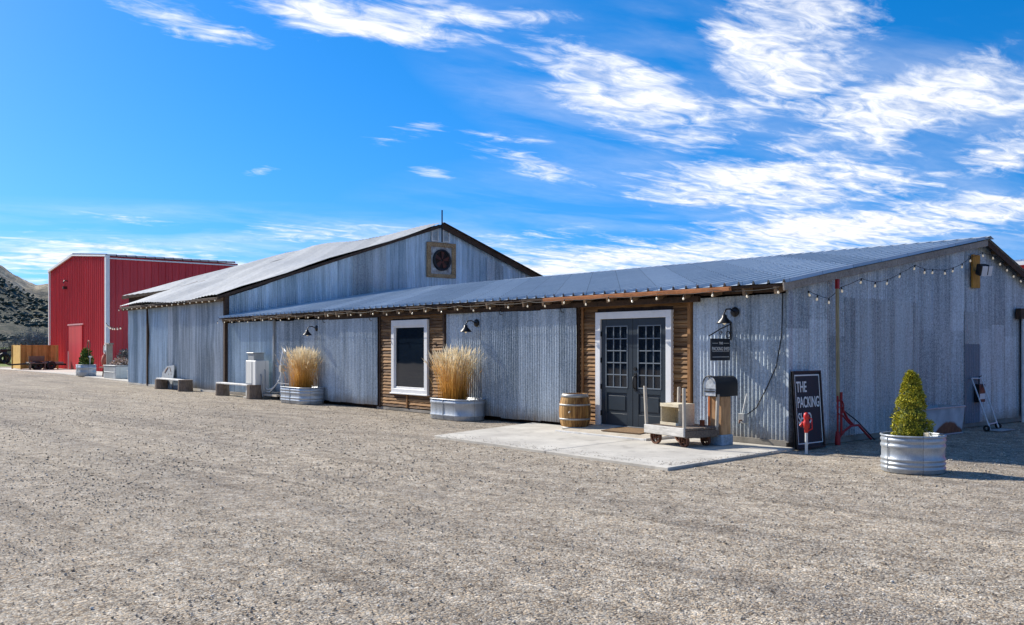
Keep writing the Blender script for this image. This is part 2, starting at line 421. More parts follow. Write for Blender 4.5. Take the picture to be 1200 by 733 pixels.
def mat_barrel():
    m, n, b, L = newmat('oak_barrel_staves'); tc = n('ShaderNodeTexCoord').outputs['Object']
    sp = n('ShaderNodeSeparateXYZ', ins={0: tc}); a = n.math('ARCTAN2', sp.outputs[1], sp.outputs[0])
    k = n.math('MULTIPLY', a, 26 / (2 * math.pi)); wn = n('ShaderNodeTexWhiteNoise', noise_dimensions='1D', ins={'W': n.math('FLOOR', k)}).outputs['Value']
    g = n.noise(n.map(tc, (14, 14, 2)), 1.5, 6, .65)
    f = n.math('ADD', n.math('MULTIPLY', g, .7), n.math('MULTIPLY', wn, .3))
    groove = n.math('LESS_THAN', n.math('FRACT', k), .09)
    col = n.ramp(f, [(.28, (.11, .045, .012)), (.5, (.36, .185, .055)), (.72, (.60, .37, .14))])
    col = n.mix(groove, col, (.06, .03, .012)); setup(b, n, col, .7, 0, n.math('SUBTRACT', g, groove), .5, .006, .3); return m
M['barrel_wood'] = mat_barrel()
M['hoop'] = plain('barrel_hoop', (.40, .39, .37), .5, .4, .2, 14)
M['red_roof_white'] = galv('far_roof_metal', (.55, .58, .62), (.8, .82, .84), spangle=.1, metal=.1)
M['jute'] = plain('rust_can', (.22, .06, .02), .8, 0, .3, 14)

# ------------------------------------------------------------------ camera
CAM = Vector((8.59, -12.57, 1.6))
cd = bpy.data.cameras.new('camera'); cam = bpy.data.objects.new('camera', cd); COL.objects.link(cam)
cam.location = CAM
aL = math.atan2(887, 1086)
fw = Vector((-math.cos(aL), math.sin(aL), 0))
cam.rotation_euler = fw.to_track_quat('-Z', 'Y').to_euler()
cd.sensor_width = 36; cd.lens = 36 * 1086 / 1200; cd.shift_y = 40.5 / 1200; cd.clip_end = 6000; cd.clip_start = .1
S.camera = cam
HEAD = math.atan2(fw.y, fw.x)

# ------------------------------------------------------------------ light
SUN_AZ, SUN_EL = R(196), R(34)         # direction TO the sun, angle from +X counter-clockwise
sd = bpy.data.lights.new('sun', 'SUN'); sd.energy = 5.0; sd.angle = R(.5); sd.color = (1, .94, .84)
so = bpy.data.objects.new('sun', sd); COL.objects.link(so)
sv = Vector((math.cos(SUN_AZ) * math.cos(SUN_EL), math.sin(SUN_AZ) * math.cos(SUN_EL), math.sin(SUN_EL)))
so.rotation_euler = sv.to_track_quat('Z', 'Y').to_euler(); so.location = (0, 0, 30)

W = bpy.data.worlds.new('World'); S.world = W; W.use_nodes = True
nt = W.node_tree; n = N(nt); bg = nt.nodes['Background']
sky = n('ShaderNodeTexSky', sky_type='NISHITA', sun_disc=False, sun_elevation=SUN_EL, sun_rotation=math.pi / 2 - SUN_AZ, air_density=1.0, dust_density=.35, ozone_density=3.0, altitude=800)
tcw = n('ShaderNodeTexCoord').outputs['Generated']
sp = n('ShaderNodeSeparateXYZ', ins={0: tcw})
lift = n('ShaderNodeVectorMath', operation='NORMALIZE', ins={0: n('ShaderNodeCombineXYZ', ins={0: sp.outputs[0], 1: sp.outputs[1], 2: n.math('ADD', sp.outputs[2], .15)}).outputs[0]}).outputs[0]
nt.links.new(lift, sky.inputs[0])
el = n.math('MULTIPLY', n.math('ARCSINE', sp.outputs[2]), 180 / math.pi)
az = n.math('MULTIPLY', n.math('ARCTAN2', sp.outputs[1], sp.outputs[0]), 180 / math.pi)
# azimuth measured clockwise from the direction the building is seen in
rel = n.math('SUBTRACT', math.degrees(HEAD), az)
rel = n.math('SUBTRACT', n.math('MODULO', n.math('ADD', rel, 900.0), 360.0), 180.0)   # -180..180
def cloud_blob(px, py, w, h, ang, s=1.0):
    """cloud bank centred at an azimuth / elevation (degrees), size in degrees"""
    x = (px - 600) / 1086; a0 = math.degrees(math.atan(x)); e0 = math.degrees(math.atan((407 - py) / 1086 / math.hypot(1, x)))
    k = 57.3 / 1086 * math.cos(R(a0)); w *= k * math.cos(R(a0)) / 2 * 1.15; h *= k / 2 * 1.15
    dx = n.math('SUBTRACT', rel, a0); dy = n.math('SUBTRACT', el, e0); c, s_ = math.cos(R(ang)), math.sin(R(ang))
    u = n.math('ADD', n.math('MULTIPLY', dx, c / w), n.math('MULTIPLY', dy, s_ / w))
    v = n.math('ADD', n.math('MULTIPLY', dx, -s_ / h), n.math('MULTIPLY', dy, c / h))
    q = n.math('ADD', n.math('MULTIPLY', u, u), n.math('MULTIPLY', v, v))
    return n.math('MULTIPLY', n.math('SUBTRACT', 1.0, n.math('MULTIPLY', q, .55), clamp=True), s)
blobs = [(430, 25, 300, 50, -2, 1.), (215, 22, 180, 40, -8, .8), (640, 22, 120, 20, -6, .7), (735, 105, 260, 90, -22, .95),
         (925, 55, 230, 150, 30, 1.0), (860, 130, 200, 70, 0, .8), (1060, 125, 320, 75, 6, 1.0), (1130, 90, 170, 60, 8, .8), (950, 160, 180, 40, 12, .75),
         (900, 215, 330, 60, -2, 1.0), (1000, 182, 190, 30, 3, .75), (1180, 175, 130, 60, 10, .8), (1020, 265, 420, 50, 2, 1.0), (1180, 250, 200, 60, 5, .8),
         (620, 190, 190, 30, -16, .75), (480, 155, 90, 22, 8, .65), (505, 203, 60, 14, -4, .6), (308, 200, 50, 14, 14, .62), (580, 168, 120, 20, -2, .6),
         (700, 310, 420, 50, 2, .95), (120, 310, 420, 60, 0, .85), (380, 272, 200, 26, 2, .7), (140, 257, 160, 14, -3, .5), (880, 300, 400, 50, 0, .9), (1108, 203, 60, 12, 0, .7), (600,285,300,30,3,.5)]
mask = None
for bl in blobs:
    q = cloud_blob(*bl); mask = q if mask is None else n.math('MAXIMUM', mask, q)
# outside the part of the sky the photograph shows: scattered banks of the same kind
dz = n.math('ADD', n.math('MAXIMUM', sp.outputs[2], 0), .12)
pv = n('ShaderNodeCombineXYZ', ins={0: n.math('DIVIDE', sp.outputs[0], dz), 1: n.math('DIVIDE', sp.outputs[1], dz), 2: 0.0}).outputs[0]
other = n.ramp(n.noise(pv, .55, 4, .5), [(.48, 0), (.62, .8)])
out = n.math('GREATER_THAN', n.math('ABSOLUTE', rel), 34.0)
up = n.math('GREATER_THAN', el, 24.0)
outm = n.math('MAXIMUM', out, up)
mask = n.math('MAXIMUM', mask, n.math('MULTIPLY', other, outm))
rot = n('ShaderNodeVectorRotate', rotation_type='Z_AXIS', ins={'Vector': pv, 'Angle': -HEAD + R(62)}).outputs[0]
c1 = n.noise(n.map(rot, (1.1, 3.0, 1), (1.3, .4, 0)), 1.4, 10, .62, dist=.9)
c2 = n.noise(n.map(rot, (3.5, 6.5, 1)), 2.2, 7, .6, dist=1.2)
cn = n.math('ADD', n.math('MULTIPLY', c1, .70), n.math('MULTIPLY', c2, .30))
den = n.math('ADD', n.math('MULTIPLY', mask, .72), n.math('MULTIPLY', n.math('SUBTRACT', cn, .5), 2.1))
den = n.math('SUBTRACT', den, .30)
dens = n.ramp(den, [(.0, 0), (.54, .97)], 'EASE')
dens = n.math('MULTIPLY', dens, n.math('MULTIPLY', mask, 3.0, clamp=True))
veil = None
for bl in [(745, 125, 420, 130, -20, .75), (860, 60, 420, 190, 20, .6), (1050, 130, 420, 120, 6, .7), (900, 240, 700, 110, 0, .65), (300, 290, 900, 70, 1, .8), (790, 20, 130, 60, 0, .5), (900, 300, 700, 60, 1, .8)]:
    q = cloud_blob(*bl); veil = q if veil is None else n.math('MAXIMUM', veil, q)
vn = n.noise(n.map(rot, (.9, 2.2, 1), (4, 2, 0)), 1.2, 6, .55, dist=.4)
veil = n.math('MULTIPLY', veil, n.ramp(vn, [(.40, .0), (.70, .45)]))
dens = n.math('ADD', dens, n.math('MULTIPLY', veil, n.math('SUBTRACT', 1.0, dens)), clamp=True)
# graded blue
gm = n('ShaderNodeHueSaturation', ins={'Hue': .503, 'Saturation': 1.42, 'Value': 1.06, 'Color': sky.outputs[0]}).outputs[0]
ccol = n.ramp(c2, [(.3, (4.3, 4.6, 5.3)), (.5, (5.8, 5.9, 6.2)), (.66, (6.8, 6.8, 6.9))])
fin = n.mix(dens, gm, ccol)
nt.links.new(fin, bg.inputs['Color']); bg.inputs['Strength'].default_value = .125
W.cycles.sampling_method = 'MANUAL'; W.cycles.sample_map_resolution = 512

S.view_settings.view_transform = 'Standard'; S.view_settings.look = 'None'; S.view_settings.gamma = 1; S.view_settings.exposure = 0.55
S.view_settings.use_curve_mapping = False

# ------------------------------------------------------------------ ground, field, hills
def axis(lo, hi, c, fine, nf):
    a = np.linspace(-1, 1, nf * 2 + 1); k = 4.2
    t = np.sinh(a * k) / np.sinh(k)
    return np.where(t < 0, c + t * (c - lo), c + t * (hi - c))
xs = axis(-1500, 1500, 4, .1, 90); ys = axis(-1500, 1500, -6, .1, 90)
P = np.zeros((len(xs), len(ys), 3))
for i, x in enumerate(xs):
    for j, y in enumerate(ys):
        w = 1 if abs(x) < 60 and abs(y) < 60 else 0
        P[i, j] = (x, y, w * (.012 * noise.noise(Vector((x * .5, y * .5, 0))) + .006 * noise.noise(Vector((x * 2, y * 2, 3))) - .006))
tag(grid_mesh('ground', P, M['ground'], smooth=True), kind='structure')
fm = MB()
fm.add([(-1500, -1500, .004), (-71, -1500, .004), (-74, -20, .004), (-76, 1.2, .004), (-76, 4.8, .004), (-74, 40, .004), (-60, 1500, .004), (-1500, 1500, .004)], [tuple(range(8))])
tag(fm.build('field', M['field']), kind='structure')

def hill_h(th):    # crest elevation angle (degrees) seen from the yard
    th = th % 360
    pts = [(0, 7), (60, 6), (95, 2.0), (110, 1.5), (150, 1.8), (160, 2.4), (165, 3.3), (167.3, 3.75), (168.0, 3.9), (168.8, 4.35), (169.7, 5.0), (171, 5.8), (176, 7.5), (190, 7), (215, 9), (260, 8), (300, 8), (360, 7)]
    return np.interp(th, [p[0] for p in pts], [p[1] for p in pts])
ths = np.concatenate([np.arange(-180, 160, 1.5), np.arange(160, 178, .12), np.arange(178, 180.01, 1.0)])
rs = np.concatenate([np.linspace(170, 620, 46), np.linspace(660, 1100, 8)])
P = np.zeros((len(ths), len(rs), 3))
for i, th in enumerate(ths):
    hh = float(hill_h(th)); a = R(th)
    for j, r in enumerate(rs):
        x, y = CAM.x + r * math.cos(a), CAM.y + r * math.sin(a)
        t = (r - 285) / 320
        t = max(0, min(1, t)); prof = t ** 1.5 if t < 1 else 1
        z = 600 * math.tan(R(hh)) * prof * (1 if r < 610 else max(.2, 1 - (r - 610) / 700))
        z *= .97 + .0 * t
        z += t * (9 * noise.fractal(Vector((x * .012, y * .012, 1)), .8, 2.2, 6)) + (t * 2.5 * noise.noise(Vector((x * .09, y * .09, 4))))
        z += -2 if j == 0 else 0
        P[i, j] = (x, y, z)
tag(grid_mesh('hills', P, M['hill'], smooth=True), kind='structure')
# scrub on the hillside
sv_, sf_ = [], []
def ico():
    t = (1 + 5 ** .5) / 2
    v = np.array([(-1, t, 0), (1, t, 0), (-1, -t, 0), (1, -t, 0), (0, -1, t), (0, 1, t), (0, -1, -t), (0, 1, -t), (t, 0, -1), (t, 0, 1), (-t, 0, -1), (-t, 0, 1)], float)
    v /= np.linalg.norm(v[0])
    f = np.array([(0, 11, 5), (0, 5, 1), (0, 1, 7), (0, 7, 10), (0, 10, 11), (1, 5, 9), (5, 11, 4), (11, 10, 2), (10, 7, 6), (7, 1, 8), (3, 9, 4), (3, 4, 2), (3, 2, 6), (3, 6, 8), (3, 8, 9), (4, 9, 5), (2, 4, 11), (6, 2, 10), (8, 6, 7), (9, 8, 1)])
    return v, f
IV, IF = ico()
def scatter(name, pos, size, squash, mat, jit=.25):
    k = len(pos)
    ang = rng.uniform(0, 2 * math.pi, k); sx = rng.uniform(.7, 1.3, (k, 3)) * size[:, None] * np.array(squash)
    V = IV[None] * (1 + rng.uniform(-jit, jit, (k, 12, 1)))
    V = V * sx[:, None, :]
    c, s = np.cos(ang)[:, None], np.sin(ang)[:, None]
    X = V[..., 0] * c - V[..., 1] * s; Y = V[..., 0] * s + V[..., 1] * c
    V = np.stack([X, Y, V[..., 2]], -1) + pos[:, None, :]
    F = IF[None] + (np.arange(k) * 12)[:, None, None]
    me = bpy.data.meshes.new(name); V = V.reshape(-1, 3); F = F.reshape(-1, 3)
    me.vertices.add(len(V)); me.vertices.foreach_set('co', V.ravel().astype(np.float32))
    me.loops.add(len(F) * 3); me.loops.foreach_set('vertex_index', F.ravel().astype(np.int32))
    me.polygons.add(len(F)); me.polygons.foreach_set('loop_start', (np.arange(len(F)) * 3).astype(np.int32))
    me.materials.append(mat); me.update(calc_edges=True); me.validate()
    o = bpy.data.objects.new(name, me); COL.objects.link(o); return o
M['scrub'] = mat_leaf('hill_scrub_leaves', [(.045, .06, .05), (.07, .085, .062), (.11, .115, .08)])
pp = []
iv = [k for k, t in enumerate(ths) if 160 < t < 178]
for _ in range(9000):
    i = random.choice(iv); j = random.randint(12, 38)
    p = P[i, j] + rng.uniform(-4, 4, 3) * (1, 1, 0)
    if p[2] > 3.5 and (noise.noise(Vector((p[0] * .015, p[1] * .015, 2))) > -.1 or j < 20): pp.append(p)
tag(scatter('hillside_scrub', np.array(pp), rng.uniform(.4, 1.25, len(pp)), (1, 1, .7), M['scrub']), 'dark scrub bushes covering the hillside behind the red building', 'scrub', kind='stuff')

# loose stones of the yard, dense near the viewer
def in_view(z0, z1, k):
    Z = np.sqrt(rng.uniform(z0 * z0, z1 * z1, k)); u = rng.uniform(-.62, .62, k)
    X = u * Z
    s, c = math.sin(aL), math.cos(aL)
    return np.stack([CAM.x + X * s - Z * c, CAM.y + X * c + Z * s, np.zeros(k)], 1)
A = in_view(4.2, 34, 330000)
dist = (A[:, 0] - CAM.x) * fw.x + (A[:, 1] - CAM.y) * fw.y
A = A[rng.uniform(0, 1, len(A)) < np.clip((7.0 / dist) ** 1.6, 0, 1)]
dist = (A[:, 0] - CAM.x) * fw.x + (A[:, 1] - CAM.y) * fw.y
s_ = rng.gamma(5, .0011, len(A)).clip(.0025, .012) * np.clip(dist / 9, 1, 1.35)
dn = np.array([noise.noise(Vector((p[0] * .35, p[1] * 1.1, 7))) for p in A])
pad_in = (A[:, 0] > -6.0) & (A[:, 0] < .6) & (A[:, 1] > -3.45) 
inb = (A[:, 1] > -.02) & (A[:, 0] < .02)
ok = (~pad_in) & (~inb) & (rng.uniform(-.5, .5, len(A)) < dn + .15)
A = A[ok]; s_ = s_[ok]; A[:, 2] = s_ * .25 + .0
E_ = np.stack([rng.uniform(-5.6, .45, 900), -3.28 + np.abs(rng.normal(0, .22, 900)), np.full(900, .038)], 1); q_ = rng.uniform(0, 1, 900) < .45; E_[q_, 0] = .45 - np.abs(rng.normal(0, .12, q_.sum())); E_[q_, 1] = rng.uniform(-3.2, -.3, q_.sum())
E_ = E_[(E_[:, 0] > -4.9)]; A = np.concatenate([A, E_]); s_ = np.concatenate([s_, rng.uniform(.003, .008, len(E_))])
tag(scatter('loose_gravel', A, s_, (1, 1, .62), M['stone'], .18), 'loose grey and tan gravel stones strewn over the yard', 'gravel', kind='stuff')

# concrete pad (two pours with a joint) and far apron
def slab(pts, z0, z1):
    k = len(pts); return [(x, y, z0) for x, y in pts] + [(x, y, z1) for x, y in pts], [tuple(range(k))[::-1], tuple(range(k, 2 * k))] + [(i, (i + 1) % k, (i + 1) % k + k, i + k) for i in range(k)]
pm = MB(); pm.add(*slab([(-5.0, -3.25), (-1.93, -3.34), (-2.38, -.02), (-6.05, -.02), (-6.0, .0)][:4], -.05, .035))
pm.add(*slab([(-1.915, -3.34), (.56, -3.4), (.22, -.06), (-2.365, -.06)], -.05, .035))
tag(pm.build('entrance_pad', M['concrete'], bevel=.006), kind='structure')
am = MB(); am.add(*slab([(-70, 1.0), (-60, 1.25), (-50, 1.5), (-42, 1.0), (-33.3, .6), (-33.3, 4.6), (-70, 4.7)], -.05, .03))
tag(am.build('apron', M['concrete']), kind='structure')

# ------------------------------------------------------------------ packing shed
GX = -22.22
shed = thing('packing_shed', (0, 0, 0), 'long low corrugated metal shed with blue-grey ribbed roof and double entrance door', 'shed')
RY, RZ = 6.55, 3.70      # ridge
RO = RZ + .07
def zroof(y): return 2.55 + (RZ - 2.55) * y / RY if y <= RY else RZ - (y - RY) * .325
BY = 10.9
# timber core so that the building is solid behind its cladding
cm = MB()
prof = [(0.06, 0.0), (BY - .06, 0.0), (BY - .06, zroof(BY) - .06), (RY, RZ - .07), (0.06, 2.42)]
cm.add([(-.05, y, z) for y, z in prof] + [(GX + .05, y, z) for y, z in prof], [tuple(range(5)), tuple(range(5, 10))[::-1]] + [(i, (i + 1) % 5 + 0, (i + 1) % 5 + 5, i + 5) for i in range(5)])
cm.build('frame_wall', M['timber'], shed)
fo = MB(); fo.b2(.03 - 2.0, .05, -.035, .03, 0, .13); fo.b2(.0, .05, .0, BY, 0, .13); fo.b2(-4.7, -1.9, -.03, .05, 0, .10); fo.b2(-12.3, -9.2, -.05, .05, 0, .07); fo.b2(GX, -18.4, -.05, .05, 0, .09)
build_each(fo, 'footing', M['footing'], shed, .006)
# end wall
sheet('end_wall', (.06, 0), (.06, BY), lambda u: .10, lambda u: zroof(u) + .02, (1, 0), M['end_metal'], shed, amp=.007, seed=3, rows=9, dent=0)
sheet('wall_sheet', (.067, 1.596), (.067, 4.104), lambda u: .11 + .0 * u, lambda u: 2.44 - .008 * u, (1, 0), M['patch_metal'], shed, amp=.007, seed=8, rows=5, dent=0)
sheet('wall_sheet', (.067, 4.104), (.067, 4.636), lambda u: 2.03, lambda u: 2.95, (1, 0), M['end_metal'], shed, amp=.007, seed=9, rows=3, dent=0)
sheet('wall_sheet', (.067, 5.928), (.067, 6.612), lambda u: .10, lambda u: 1.68, (1, 0), M['patch_dark'], shed, amp=.007, seed=10, rows=4, dent=0)
sheet('wall_sheet', (.073, 5.928), (.073, 6.612), lambda u: 1.66, lambda u: 2.30, (1, 0), M['patch_metal'], shed, amp=.007, seed=12, rows=3, dent=0)
# metal corner trim
ct = MB(); ct.b2(.045, .095, -.045, -.035, .1, 2.56); ct.b2(.085, .095, -.035, .06, .1, 2.56); ct.build('corner_trim', M['end_metal'], shed)
# front cladding: entrance side, between the openings, west end
def front(x0, x1, zb, zt, y, seed, name='front_cladding', mat='wall_metal', **k):
    return sheet(name, (x0, y), (x1, y), lambda u: zb, lambda u: zt, (0, -1), M[mat], shed, seed=seed, **k)
front(-1.83, .05, .11, 2.44, -.02, 20, amp=.011)
front(-9.22, -7.6, .09, 2.37, -.01, 21)
front(-18.45, -15.3, .07, 2.40, -.01, 23)
front(GX + .06, -18.45, .10, 2.42, -.02, 24, mat='barn_metal')
# sliding doors hung in front of the wall
d = front(-7.72, -4.66, .09, 2.36, -.11, 26, name='sliding_door', amp=.011, rows=7, dent=.012); tag(d, 'corrugated sliding door between barrel and grass planter')
d = front(-15.45, -12.17, .09, 2.36, -.10, 27, name='sliding_door', rows=7, dent=.012); tag(d, 'corrugated sliding door left of the single window')
e = MB(); e.b2(-18.47, -18.42, -.09, -.03, .1, 2.48); e.build('door_edge', M['util_grey'], shed)
# door back frames and track
tm = MB(); tm.b2(-7.70, -4.68, -.09, -.035, .12, 2.42); tm.b2(-15.42, -12.2, -.08, -.03, .12, 2.42); build_each(tm, 'door_frame', M['timber'], shed)
tr = MB(); tr.b2(-15.5, -1.85, -.10, -.045, 2.38, 2.47); tr.b2(-4.75, -1.6, -.17, -.10, 2.37, 2.47); build_each(tr, 'door_track', M['timber'], shed, .004)
hk = MB()
for hx in (-5.05, -7.0, -12.45, -15.0):
    hk = MB(); hk.tube([(hx, -.13, 2.43), (hx, -.19, 2.37), (hx, -.17, 2.30), (hx + .04, -.135, 2.29)], .009, 6); hk.build('hanger', M['black_metal'], shed)
# dark posts
for x in (-1.88, -4.66, -9.25, -12.13, GX + .02):
    pmb = MB(); w = .07 if x > -20 else .10
    pmb.b2(x - w / 2, x + w / 2, -.075, .02, .05, 2.50); pmb.build('post', M['timber'] if x < -2 else M['siding_trim'], shed, .004)
# lath siding bays
def siding(x0, x1, z0, z1, hole, seed):
    rgs = random.Random(seed); m = MB(); z = z0; pitch = .079; cuts = [x0 + (x1 - x0) * .45 + .1]
    while z < z1 - .01:
        zt = min(z + pitch + .012, z1)
        segs = [(x0, x1)]
        if z + pitch > hole[2] and z < hole[3]: segs = [(x0, hole[0]), (hole[1], x1)]
        for a, b in segs:
            if rgs.random() < .45 and b - a > 1.2:
                c = a + (b - a) * rgs.uniform(.3, .7); ss = [(a, c - .002), (c + .002, b)]
            else: ss = [(a, b)]
            for p, q in ss:
                k = max(2, int((q - p) / .13)); lo = []; out = rgs.uniform(.0, .006)
                for i in range(k + 1):
                    x = p + (q - p) * i / k
                    lo.append((x, rgs.uniform(-.006, .006) + .004 * math.sin(x * 7 + z * 30), rgs.uniform(0, .004)))
                vs = []
                for x, dz_, dy in lo:
                    vs += [(x, -.052 - out - dy, z + dz_), (x, -.030 - out, z + dz_ - .001), (x, -.020, zt)]
                vs += [(x, -.034 - out - dy, z + dz_ + pitch * .8) for x, dz_, dy in lo]
                fs = []; b0 = 3 * (k + 1)
                for i in range(k):
                    fs += [(3 * i, 3 * i + 3, b0 + i + 1, b0 + i), (b0 + i, b0 + i + 1, 3 * i + 5, 3 * i + 2), (3 * i + 1, 3 * i + 4, 3 * i + 3, 3 * i)]
                m.add(vs, fs)
        z += pitch
    m.build('siding', M['siding'], shed)
siding(-12.09, -9.29, .10, 2.42, (-11.55, -9.86, .42, 2.29), 1)
siding(-4.62, -1.93, .12, 2.44, (-4.15, -2.26, -1, 2.27), 2)
bb = MB(); bb.b2(-12.09, -9.29, -.012, .03, .08, 2.45); bb.b2(-4.62, -1.93, -.012, .03, .08, 2.46); build_each(bb, 'sheathing', M['timber'], shed)
st = MB(); st.b2(-10.86, -10.81, -.075, -.055, .10, .43); st.b2(-4.56, -4.52, -.08, -.055, .1, 2.45); build_each(st, 'trim_batten', M['siding_trim'], shed)
# window
wf = MB(); x0, x1, z0, z1 = -11.52, -9.90, .46, 2.27
for b_ in ((x0, x1, z1 - .15, z1), (x0, x1, z0, z0 + .10), (x0, x0 + .13, z0 + .1, z1 - .15), (x1 - .13, x1, z0 + .1, z1 - .15)): wf.b2(b_[0], b_[1], -.10, -.03, b_[2], b_[3])
win = wf.build('window', M['white_paint'], shed, .005)
sa = MB(); a0, a1, c0, c1_ = x0 + .13, x1 - .13, z0 + .1, z1 - .15
for b_ in ((a0, a1, c1_ - .04, c1_), (a0, a1, c0, c0 + .05), (a0, a0 + .04, c0 + .05, c1_ - .04), (a1 - .04, a1, c0 + .05, c1_ - .04)): sa.b2(b_[0], b_[1], -.075, -.035, b_[2], b_[3])
sa.build('sash', M['white_paint'], win, .003)
g = MB(); g.b2(a0 + .04, a1 - .04, -.05, -.044, c0 + .05, c1_ - .04); g.build('pane', M['glass'], win)
si = MB(); si.b2(x0 - .03, x1 + .03, -.125, -.03, z0 - .035, z0 - .002); si.build('sill', M['white_paint'], win, .004)
# entrance
ef = MB(); x0, x1, zt = -4.15, -2.25, 2.26
ef.b2(x0, x1, -.11, -.03, zt - .13, zt); ef.b2(x0, x0 + .13, -.11, -.03, .10, zt - .13); ef.b2(x1 - .13, x1, -.11, -.03, .10, zt - .13)
ent = ef.build('door_surround', M['white_paint'], shed, .005)
th_ = MB(); th_.b2(x0 + .13, x1 - .13, -.12, -.02, .10, .135); th_.build('threshold', M['util_grey'], ent)
xm = (x0 + x1) / 2; leafw = (x1 - x0 - .26) / 2
for k in range(2):
    a = x0 + .13 + k * leafw + .004; b_ = a + leafw - .008; z0, z1 = .14, zt - .134; y0, y1 = -.075, -.035
    gx0, gx1, gz0, gz1 = a + .14, b_ - .14, .86, 1.98
    m = MB(); m.b2(a, gx0, y0, y1, z0, z1); m.b2(gx1, b_, y0, y1, z0, z1); m.b2(gx0, gx1, y0, y1, gz1, z1); m.b2(gx0, gx1, y0, y1, .74, gz0)
    m.b2(gx0, gx1, y0, y1, z0, .36); m.b2(gx0, gx1, y0 + .02, y1, .36, .74); m.b2(gx0 + .05, gx1 - .05, y0 + .006, y0 + .022, .42, .69)
    dl = m.build('door', M['door_paint'], shed, .004)
    g = MB(); g.b2(gx0, gx1, -.052, -.046, gz0, gz1); g.build('pane', M['glass'], dl)
    q = MB()
    for c in range(1, 3): x = gx0 + (gx1 - gx0) * c / 3; q.b2(x - .009, x + .009, -.071, -.053, gz0, gz1)
    for r in range(1, 5):
        z = gz0 + (gz1 - gz0) * r / 5; q.b2(gx0, gx1, -.074, -.053, z - .01, z + .01)
    q.b2(gx0 - .015, gx1 + .015, -.083, -.07, gz0 - .02, gz0); q.b2(gx0 - .015, gx1 + .015, -.083, -.07, gz1, gz1 + .018); q.b2(gx0 - .018, gx0, -.082, -.07, gz0, gz1); q.b2(gx1, gx1 + .018, -.082, -.07, gz0, gz1)
    q.build('grille', M['muntin'], dl)
    h = MB(); hx = a - .002 if k == 0 else b_ + .002
    for z in (.35, .85, 1.35, 1.85): h = MB(); h.tube([(hx, -.085, z - .045), (hx, -.085, z + .045)], .014, 8); h.b2(hx - .02, hx + .02, -.082, -.076, z - .05, z + .05); h.build('hinge', M['black_metal'], dl)
    if k == 1:
        h = MB(); hx = a + .07
        h.b2(hx - .03, hx + .03, -.095, -.076, .80, 1.12); h.tube([(hx, -.095, 1.07), (hx, -.14, 1.05), (hx, -.15, .96), (hx, -.14, .86), (hx, -.095, .84)], .012, 8)
        h.tube([(hx, -.076, 1.2), (hx, -.105, 1.2)], .032, 12); h.build('handle', M['black_metal'], dl)
# roof
EY = -.36; EZ = 2.545
roof_sheet('roof', (GX + .02, EY, EZ + .045), (.28, EY, EZ + .045), (GX + .02, RY, RO), (.28, RY, RO), M['shed_roof'], shed, pitch=.28, amp=.055, seed=2)
roof_sheet('roof', (GX + .02, BY + .3, zroof(BY + .3) + .07), (.28, BY + .3, zroof(BY + .3) + .07), (GX + .02, RY, RO), (.28, RY, RO), M['shed_roof'], shed, pitch=.30, amp=.03, seed=3)
rc = MB(); rc.add([(x, RY + dy, RO + dz) for x in (GX + .02, .30) for dy, dz in ((-.16, .014), (0, .052), (.16, -.005))], [(0, 1, 4, 3), (1, 2, 5, 4)]); rc.build('ridge_cap', M['shed_roof'], shed)
# rafters with visible tails
rf = MB(); x = GX + .3
while x < .1:
    if not (-5.1 < x < -2.0 and False):
        rf.bar((x, EY + .05 + random.uniform(-.02, .02), EZ - .06), (x, .15, EZ - .06 + .6 * .175), .05, .12)
    x += .61
build_each(rf, 'rafter', M['rafter'], shed)
pur = MB(); pur.b2(GX + .05, -5.2, EY + .03, EY + .07, EZ - .005, EZ + .03); pur.b2(-5.2, .22, EY + .03, EY + .07, EZ - .005, EZ + .03)
pur.b2(GX + .1, .0, -.08, -.03, 2.475, 2.60); build_each(pur, 'eave_beam', M['timber'], shed)
# fascia board torn section near the entrance, copper coloured
cf = MB(); cf.add([(x, y, z) for x, dz in ((-5.3, 0), (-.75, 0)) for y, z in ((EY - .02, EZ + .03), (EY - .085, EZ + .02), (EY - .07, EZ - .035), (EY - .02, EZ - .045), (EY - .01, EZ - .02))],
        [(0, 1, 6, 5), (1, 2, 7, 6), (2, 3, 8, 7), (3, 4, 9, 8), (4, 0, 5, 9), (0, 4, 3, 2, 1), (5, 6, 7, 8, 9)]); cf.build('gutter', M['copper'], shed)
# rake boards and lookouts on the gable
for (ya, za, yb, zb_, nm) in ((EY - .02, EZ + .01, RY, RO - .055, 'rake_board'), (RY, RO - .055, BY + .3, zroof(BY + .3) + .01, 'rake_board')):
    m = MB(); m.bar((.235, ya, za - .03), (.235, yb, zb_ - .03), .03, .12, up=(0, 0, 1)); m.build(nm, M['grey_wood'] if ya < 0 else M['timber'], shed, .004)
lk = MB(); y = .4
while y < BY:
    lk.b2(.06, .22, y - .02, y + .02, zroof(y) - .02, zroof(y) + .05); y += .61
build_each(lk, 'lookout', M['rafter'], shed)
# timber sliding door at the far end of the end wall
m = MB()
for i in range(10): m.b2(.12, .15, 8.44 + i * .2, 8.635 + i * .2, .12, 2.2)
m.build('plank_door', M['siding_trim'], shed, .004)
m = MB(); m.b2(.10, .22, 8.18, 10.6, 2.20, 2.42); m.build('door_header', M['timber'], shed, .006)
m = MB(); m.tube([(.19, 8.33, .0), (.19, 8.33, 2.2)], .028, 10); m.build('door_pipe', M['pipe_white'], shed)

